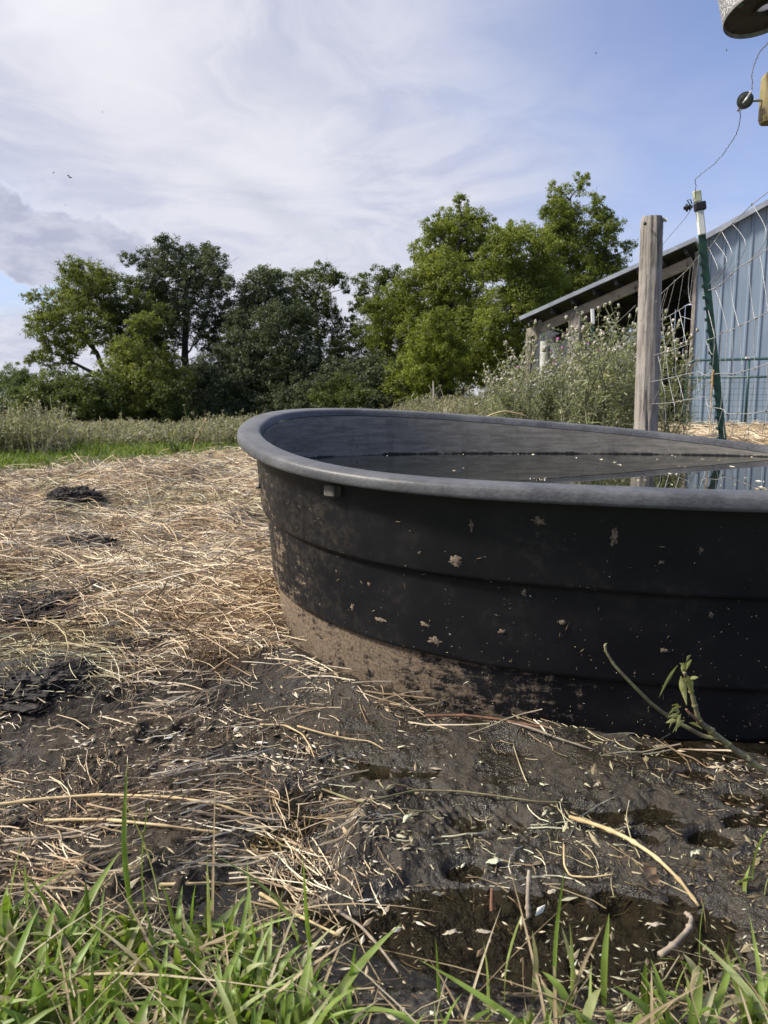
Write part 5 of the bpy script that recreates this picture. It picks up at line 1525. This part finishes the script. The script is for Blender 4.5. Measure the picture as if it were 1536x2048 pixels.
stalk('straw_stalk', 'long wavy straw in front of the tank ending near its muddy foot', 'stalk', [(595, 1452, .012), (650, 1468, .010), (700, 1478, .010), (740, 1482, .008), (770, 1500, .004)], .0022, M_stalk, 2, group=GS, seed=11)
stalk('straw_stalk', 'thin white rooty straw at the bottom puddle, bent like a hook', 'stalk', [(1128, 1690, .024), (1128, 1730, .014), (1140, 1752, .006), (1180, 1755, .006), (1228, 1748, .006)], .0020, M_stalk, 1, group=GS, seed=12)
stalk('straw_stalk', 'reddish brown stick lying against the foot of the tank', 'stalk', [(850, 1432, .012), (930, 1430, .014), (1010, 1440, .014), (1085, 1455, .010)], .0034, M_stalkred, 2, group=GS, seed=13)
stalk('straw_stalk', 'dark stick in front of the tank pointing right', 'stalk', [(1000, 1440, .02), (1060, 1455, .018), (1120, 1478, .012), (1190, 1500, .005)], .0030, M_stalkgrey, 2, group=GS, seed=14)
stalk('straw_stalk', 'stubby brown stub standing upright in the bottom puddle', 'stalk', [(1057, 1835, .0), (1055, 1800, .025), (1058, 1740, .06)], .0044, M_stalkgrey, 2, group=GS, seed=15)
stalk('straw_stalk', 'red brown peg standing in the bottom puddle left of the stub', 'stalk', [(984, 1822, .0), (983, 1798, .018), (984, 1776, .032)], .0038, M_stalkred, 0, group=GS, seed=16)
stalk('straw_stalk', 'curved dead root crossing the right end of the bottom puddle', 'stalk', [(1320, 1910, .003), (1350, 1888, .006), (1378, 1858, .008), (1384, 1836, .010), (1370, 1825, .012)], .0050, M_stalkgrey, 3, group=GS, seed=17)
stalk('straw_stalk', 'dark bent twig floating in the puddle among the pale litter', 'stalk', [(675, 1822, .006), (720, 1850, .008), (760, 1895, .008), (797, 1945, .004)], .0026, M_stalkgrey, 3, group=GS, seed=18)
for q, (lab, pts, r) in enumerate([('tall bent dry grass stalk rising from the straw at the field edge', [(378, 935, .02), (383, 905, .22), (392, 872, .42), (408, 845, .58)], .005),
                                   ('thin upright straw stalk beside the tall bent one', [(425, 950, .02), (428, 920, .16), (430, 893, .30)], .0034)]):
    o0 = gp(pts[0][0], pts[0][1], .03); D = o0[1]
    C = np.array([at(px, py, D) for px, py, _ in pts]); t = np.linspace(0, len(C) - 1, 16); C = np.stack([np.interp(t, range(len(C)), C[:, i]) for i in range(3)], 1)
    mb = MB(); mb.tube(C, np.linspace(r, r * .6, 16), 6)
    if q == 0: mb.tube([C[-1], C[-1] + [.02, 0, .03], C[-1] + [.035, 0, .05]], [.006, .010, .002], 6)
    tag(mb.build('dry_grass_stalk', M_stalk, smooth=True, origin=C[0]), lab, 'stalk', 'upright dry stalks')
# dry bent stalk behind the rim
C = [at(x, y, 3.75) for x, y in [(965, 838), (985, 828), (1010, 822), (1040, 828), (1072, 840)]]
tag(MB().tube(C, [.004, .004, .0035, .003, .002], 6).build('dry_grass_stalk', M_stalk, smooth=True, origin=C[0]), 'arched dry yellow stalk leaning on the far rim of the tank', 'stalk', 'upright dry stalks')

def make_branch():
    D = 1.38
    base = gp(1600, 1640, -.02)
    root = empty('broken_weed', base, 'broken green weed stem with wilted leaves leaning up before the tank', 'weed')
    A = lambda x, y, d: at(x, y, d)
    main = np.array([base, A(1570, 1575, 1.42), A(1536, 1545, 1.42), A(1480, 1508, 1.42), A(1430, 1468, 1.41), A(1398, 1442, 1.40), A(1387, 1400, 1.39), A(1378, 1366, 1.39), A(1368, 1345, 1.38)])
    def curve(P, k=6):
        P = np.array(P); t = np.linspace(0, len(P) - 1, len(P) * k); C = np.stack([np.interp(t, range(len(P)), P[:, i]) for i in range(3)], 1)
        for _ in range(2): C[1:-1] = .25 * C[:-2] + .5 * C[1:-1] + .25 * C[2:]
        return C
    C = curve(main); MB().tube(C, np.linspace(.0074, .0030, len(C)) * (1 + .08 * np.sin(np.arange(len(C)) * 1.3)), 9).build('stem', M_stem, root, smooth=True)
    C2 = curve([A(1440, 1478, 1.41), A(1405, 1472, 1.41), A(1375, 1455, 1.40), A(1345, 1440, 1.40), A(1300, 1405, 1.39), A(1258, 1362, 1.38), A(1228, 1330, 1.38), A(1212, 1303, 1.38), A(1209, 1291, 1.38), A(1212, 1288, 1.38)])
    MB().tube(C2, np.linspace(.0044, .0017, len(C2)), 8).build('side_stem', M_stem, root, smooth=True)
    C3 = curve([A(1398, 1442, 1.40), A(1380, 1428, 1.39), A(1372, 1418, 1.39)]); MB().tube(C3, np.linspace(.004, .002, len(C3)), 7).build('side_stem', simple('reddish_stem', (.24, .13, .08), .6), root, smooth=True)
    ML = leaf_mat('wilted_leaf', [(0, (.20, .24, .07)), (.5, (.30, .32, .12)), (1, (.40, .36, .19))], .3, .6, 60, (.7, .7, .6))
    rg = np.random.default_rng(4)
    def leaf(x, y, d, ang, L, w, droop, m=ML):
        p = A(x, y, d); e = np.array([math.cos(ang), rg.uniform(-.5, .2), math.sin(ang)]); e /= np.linalg.norm(e)
        t = np.linspace(0, 1, 7)[:, None]; P = p + e * t * L - np.array([0, 0, droop * L]) * t ** 2
        W = np.array([.12, .6, 1, .95, .7, .4, .03]) * w * .48
        s = np.cross(e, [rg.normal(0, .4), -1, rg.normal(0, .4)]); s /= np.linalg.norm(s)
        MB().ribbons(P[None], W[None], s[None], .45).build('leaf', m, root, smooth=True)
    for q in range(7): leaf(1368 + rg.uniform(-6, 6), 1345 - rg.uniform(-20, 25), 1.375, rg.uniform(1.0, 2.2), rg.uniform(.02, .035), .006, rg.uniform(0, .8))
    leaf(1356, 1330, 1.37, 4.2, .06, .008, .3); leaf(1350, 1340, 1.37, 4.0, .045, .006, .3); leaf(1362, 1352, 1.37, 4.9, .042, .014, .3); leaf(1376, 1352, 1.37, 5.1, .034, .014, .3); leaf(1380, 1358, 1.37, .6, .02, .008, .4)
    for q in range(6): leaf(1362 + rg.uniform(-8, 8), 1425 + rg.uniform(-14, 14), 1.385, rg.uniform(1.2, 4.4), rg.uniform(.018, .032), .008, .4)
    leaf(1370, 1440, 1.38, 3.6, .03, .009, .3); leaf(1378, 1446, 1.38, -.1, .025, .008, .3); leaf(1352, 1440, 1.38, 3.1, .022, .008, .2)
    for q in range(26):
        pass
    n = 90; i = rg.integers(10, len(C), n); d = rg.normal(0, 1, (n, 3)); d /= np.linalg.norm(d, axis=1)[:, None]
    t = np.linspace(0, 1, 3)[None, :, None]; Pq = C[i][:, None] + d[:, None] * t * rg.uniform(.003, .006, n)[:, None, None]
    i2 = rg.integers(4, len(C2), n); P2 = C2[i2][:, None] + d[:, None] * t * rg.uniform(.002, .004, n)[:, None, None]
    o = MB().strands(np.concatenate([Pq, P2]), np.full((2 * n, 3), .00035), 3).build('hairs', simple('stem_hairs', (.42, .42, .28), .7), root); o['kind'] = 'stuff'
    for k in range(9):
        MB().ball(C[8 + k * 5], .0088 - .0005 * k, 8, 6, .25, k).build('node', M_stem, root, smooth=True)
    return root
make_branch()

M_grass = leaf_mat('grass_blade', [(0, (.125, .20, .036)), (.35, (.19, .285, .058)), (.75, (.265, .345, .10)), (.94, (.34, .38, .19)), (1, (.46, .42, .27))], .38, .40, 22, (.74, .70, .62))
M_drygrass = leaf_mat('dry_blade', [(0, (.20, .15, .085)), (.5, (.36, .29, .18)), (1, (.50, .44, .31))], .2, .7, 5, (.75, .72, .68))

def blades(mb, x, y, h, w, rg, lean=.6, K=7, droop=.5, z0=None):
    N = len(x)
    z = ground_z(x, y) - .006 if z0 is None else z0
    a = rg.uniform(0, 6.28, N); ln = np.abs(rg.normal(0, lean, N))
    dirv = np.stack([np.cos(a), np.sin(a), 0 * a], 1)
    t = np.linspace(0, 1, K)[None, :, None]
    curl = rg.uniform(.2, 1.0, N)[:, None, None] * droop
    up = np.stack([0 * h, 0 * h, h], 1)[:, None]
    P = np.stack([x, y, z], 1)[:, None] + up * (t - curl * .55 * t ** 2.4) + dirv[:, None] * (h * ln)[:, None, None] * (t * .35 + t ** 2 * .8)
    P += rg.normal(0, .012, (N, 1, 3)) * np.sin(t * 4) * h[:, None, None] * 2
    W = w[:, None] * np.array([.55, .9, 1, .95, .78, .48, .04])[None]
    tw = rg.normal(0, .5, N)[:, None] * np.linspace(0, 1, K)[None] + (a + np.pi / 2 + rg.normal(0, .5, N))[:, None]
    S = np.stack([np.cos(tw), np.sin(tw), .15 * np.sin(3 * tw)], -1)
    mb.ribbons(P, W, S, .32)

def make_grass():
    rg = np.random.default_rng(91)
    # where the grass edge runs: y (distance) below which grass grows, as a function of x/y
    def dens(x, y):
        q = x / y
        lim = np.interp(q, [-.7, -.52, -.44, -.36, -.30, -.22, -.14, -.10, -.04, .04, .14, .24, .34, .44, .6], [1.14, 1.13, 1.07, 1.11, 1.13, 1.14, 1.10, 1.01, .93, .935, .965, .975, 1.00, .99, .99])
        lim = lim + .05 * fbm(x, y, 9, 3, 95)
        left = np.interp(q, [-.2, -.08, .05, .3], [1.0, .70, .36, .40])
        return sst(lim - y, -.015, .09) * left
    mb = MB()
    x, y = scatter(26000, dens, -1.5, 1.5, .62, 1.22, rg, 1)
    # tufts: pull the blades towards tuft centres
    k = 330; cx, cy = scatter(2600, dens, -1.5, 1.5, .64, 1.2, rg, 1); cx, cy = cx[:k], cy[:k]
    d = (x[:, None] - cx[None]) ** 2 + (y[:, None] - cy[None]) ** 2; j = d.argmin(1)
    pull = rg.uniform(.2, .85, len(x)); x = x + (cx[j] - x) * pull + rg.normal(0, .006, len(x)); y = y + (cy[j] - y) * pull + rg.normal(0, .006, len(x))
    keep = rg.uniform(size=len(x)) < .245
    x, y = x[keep], y[keep]; n = len(x)
    hs = np.interp(x / y, [-.6, -.2, -.05, .1, .5], [.088, .100, .080, .072, .080])
    blades(mb, x, y, hs * rg.uniform(.45, 1.25, n), rg.uniform(.0032, .0085, n), rg, .6, 7, .85)
    # single tall blades standing above the tuft edge
    for px, py, top, w, ln in [(268, 1850, 1590, .0042, .1), (300, 1860, 1655, .0052, .35), (322, 1850, 1640, .0045, .3), (110, 1870, 1690, .004, .4), (20, 1900, 1725, .004, .2), (60, 1880, 1735, .0045, .1), (180, 1880, 1790, .005, .1), (350, 1880, 1745, .005, .5), (420, 1890, 1740, .0042, .5), (505, 1890, 1750, .0055, .15), (560, 1880, 1790, .004, .2), (600, 1900, 1715, .0045, .55),
                               (625, 1930, 1725, .0052, .4), (520, 1960, 1830, .006, .1), (475, 1960, 1840, .006, .1), (700, 2000, 1890, .004, .4), (880, 2010, 1900, .004, .3), (975, 2010, 1880, .0045, .2), (1010, 2000, 1850, .004, .2), (1065, 1990, 1835, .0042, .2), (1110, 1970, 1770, .003, .5), (1140, 2000, 1850, .0042, .1), (1210, 1990, 1845, .0048, .05),
                               (1150, 1990, 1870, .005, .3), (1290, 2000, 1910, .005, .4), (1400, 1960, 1800, .0030, .1), (1440, 1990, 1890, .0045, .3), (1505, 1760, 1650, .004, .2), (1470, 1770, 1730, .004, .8), (1530, 1790, 1735, .004, .7), (1490, 1790, 1745, .005, .9), (1536, 2000, 1900, .005, .2), (1350, 2010, 1920, .004, .3)]:
        p = gp(px, py, 0); z = float(ground_z(p[0], p[1])); p = gp(px, py, z)
        h = (at(px, top, p[1])[2] - z)
        blades(mb, np.array([p[0]]), np.array([p[1]]), np.array([h * 1.32]), np.array([w]), rg, ln * .6, 7, .25)
    o = mb.build('grass', M_grass, smooth=True)
    tag(o, 'broad green grass blades growing along the bottom of the picture', 'grass', kind='stuff')
    mb = MB()
    x, y = scatter(2600, dens, -1.5, 1.5, .62, 1.22, rg, 1); n = len(x)
    blades(mb, x, y, rg.uniform(.04, .12, n), rg.uniform(.0009, .0032, n), rg, 1.5, 7, 1.35)
    x, y = scatter(2200, dens, -1.5, 1.5, .62, 1.25, rg, 1); n = len(x)
    strand_block(mb, x, y, rg.uniform(.05, .22, n), rg.uniform(.0008, .0019, n), rg, .014, .15, .8, .16)
    o = mb.build('dry_grass', M_drygrass, smooth=True)
    tag(o, 'bleached dry blades and stems tangled among the green grass', 'dry grass', kind='stuff')
    # leafy green sprouts by the fence
    for q, (px, py, D, lab) in enumerate([(1500, 880, 5.6, 'leafy green weed growing in straw right of the leaning steel post'), (1400, 868, 6.5, 'small green sprout in the straw between the two fence posts')]):
        p = at(px, py, D); g = float(ground_z(p[0], p[1])); p[2] = g
        root = empty('green_weed', p, lab, 'weed')
        L = MB(); P, W, S = [], [], []
        st = MB()
        hh = .30 if q == 0 else .2
        for s_ in range(9):
            e = np.array([rg.normal(0, .12), rg.normal(0, .12), hh * rg.uniform(.5, 1.1)]); c = wander(p, p + e, 5, .06, rg); st.tube(c, np.linspace(.005, .002, 5), 4, cap=False)
            for _ in range(12):
                b = c[int(rg.integers(1, 5))]; a = rg.uniform(0, 6.28); d = np.array([math.cos(a), math.sin(a), rg.uniform(-.1, .6)]); l = rg.uniform(.03, .08); t = np.linspace(0, 1, 5)[:, None]
                P.append(b + d * t * l - np.array([0, 0, .4 * l]) * t ** 2); W.append(np.array([.004, .014, .018, .012, .001])); S.append([-d[1], d[0], 0])
        st.build('stem', M_thstem, root, smooth=True)
        L.ribbons(np.array(P), np.array(W), np.array(S), .2).build('foliage', LM['bright'], root)
    p = gp(352, 905, .05); root = empty('green_weed', p, 'small dark weed alone on the grass strip left of the tank', 'weed'); P, W, S = [], [], []
    for k in range(60):
        a = rg.uniform(0, 6.28); d = np.array([math.cos(a) * .5, math.sin(a) * .5, rg.uniform(.5, 1.3)]); l = rg.uniform(.1, .28); t = np.linspace(0, 1, 4)[:, None]
        P.append(p + rg.normal(0, .05, 3) * [1, 1, 0] + d * t * l); W.append(np.array([.008, .014, .01, .002])); S.append([-d[1], d[0], 0])
    MB().ribbons(np.array(P), np.array(W), np.array(S)).build('foliage', LM['mid'], root)
make_grass()

def make_scraps():
    """leaf scraps and curled dead leaves that can be picked out on the mud"""
    M1 = simple('pale_leaf', (.40, .42, .30), .6, 0, .4, 60); M2 = simple('dead_leaf', (.42, .28, .17), .8, 0, .35, 60, .3); M3 = simple('grey_leaf', (.34, .30, .23), .8, 0, .4, 60)
    rg = np.random.default_rng(15)
    for px, py, L, w, m, lab, a in [(990, 1728, .026, .011, M1, 'pale green fallen leaf lying on the mud beside a straw stump', .1), (1300, 1772, .045, .014, M2, 'curled brown dead leaf at the water edge of the bottom puddle', -1.0), (1104, 1790, .018, .007, M3, 'small grey leaf at the upper edge of the bottom puddle', .6), (1390, 1712, .022, .007, M1, 'white split leaf scrap on the right mud', .5),
                                    (1195, 1575, .020, .005, M3, 'torn grey leaf on the dark mud before the tank', .8), (905, 1873, .026, .006, M3, 'tan leaf floating at the middle of the bottom puddle', .1), (968, 1870, .024, .006, M3, 'pale oval leaf floating right of the tan one', -.2), (1310, 1856, .024, .006, M3, 'light narrow leaf floating near the curved dead root', 0), (815, 1640, .026, .006, M1, 'pale shredded leaf on the mud right of the churned ridge', .85)]:
        p = gp(px, py); 
        for _ in range(3): p = gp(px, py, max(float(ground_z(p[0], p[1])), WATER_Z) + .004)
        up = abs(a) > .9; L *= .75; w *= .75
        e = np.array([math.cos(a), 0, math.sin(a)]) if up else np.array([math.cos(a), math.sin(a), .05])
        t = np.linspace(-.5, .5, 9)[:, None]
        P = p + e * t * L * 1.6 + np.array([0, 0, .010 if not up else L * .7]) + np.array([0, 0, -.3 * L]) * (t * 2) ** 2 * (not up) + rg.normal(0, .0012, (9, 3))
        W = np.array([.05, .5, .85, 1, .95, .8, .55, .3, .03]) * w
        s = np.cross(e, [0, 1, 0] if up else [0, 0, 1]); s /= np.linalg.norm(s)
        o = MB().ribbons(P[None], W[None], s[None], .45).build('fallen_leaf', m, smooth=True, origin=p)
        tag(o, lab, 'leaf', 'fallen leaves on the mud')
make_scraps()

def make_flies():
    mb = MB(); r = .0024
    M = simple('fly_body', (.02, .02, .022), .4)
    W = simple('fly_wing', (.30, .30, .33), .3)
    first = None
    for i, (px, py, D, s) in enumerate([(140, 355, 1.6, .62), (205, 224, 4, .9), (107, 346, 3.4, .7), (1193, 107, 3.2, .8), (1453, 101, 3, .7), (131, 411, 3.6, .8), (518, 975, 2.35, 1.8)]):
        c = at(px, py, D)
        lab = 'small black fly in the air under the clouds'
        if i == 0: lab = 'largest fly in the sky, nearest the viewer, over the grey cloud bank'
        if i == 6: lab = 'black fly sitting at the left end of the tank below the rim'
        if first is None:
            root = empty('fly', c, lab, 'fly', 'flies in the air')
            MB().ball(c, (r * 1.5, r * .8, r * .8), 8, 6).ball(c + [r * 1.9, 0, 0], r * .7, 7, 5).build('body', M, root, smooth=True)
            for sg in (-1, 1):
                t = np.linspace(0, 1, 4)[:, None]; P = c + np.array([-.2 * r, 0, r * .6]) + np.array([-.7, sg * .8, .7]) * t * r * 3.2
                MB().ribbons(P[None], np.array([[.3, .9, 1, .3]]) * r, np.array([[1., 0, .3]])).build('wing', W, root)
            first = root
        else:
            root = copy_tree(first); root.location = [float(v) for v in c]; root['label'] = lab
        root.scale = (s, s, s); root.rotation_euler = (0, 0, i * 1.7)
make_flies()
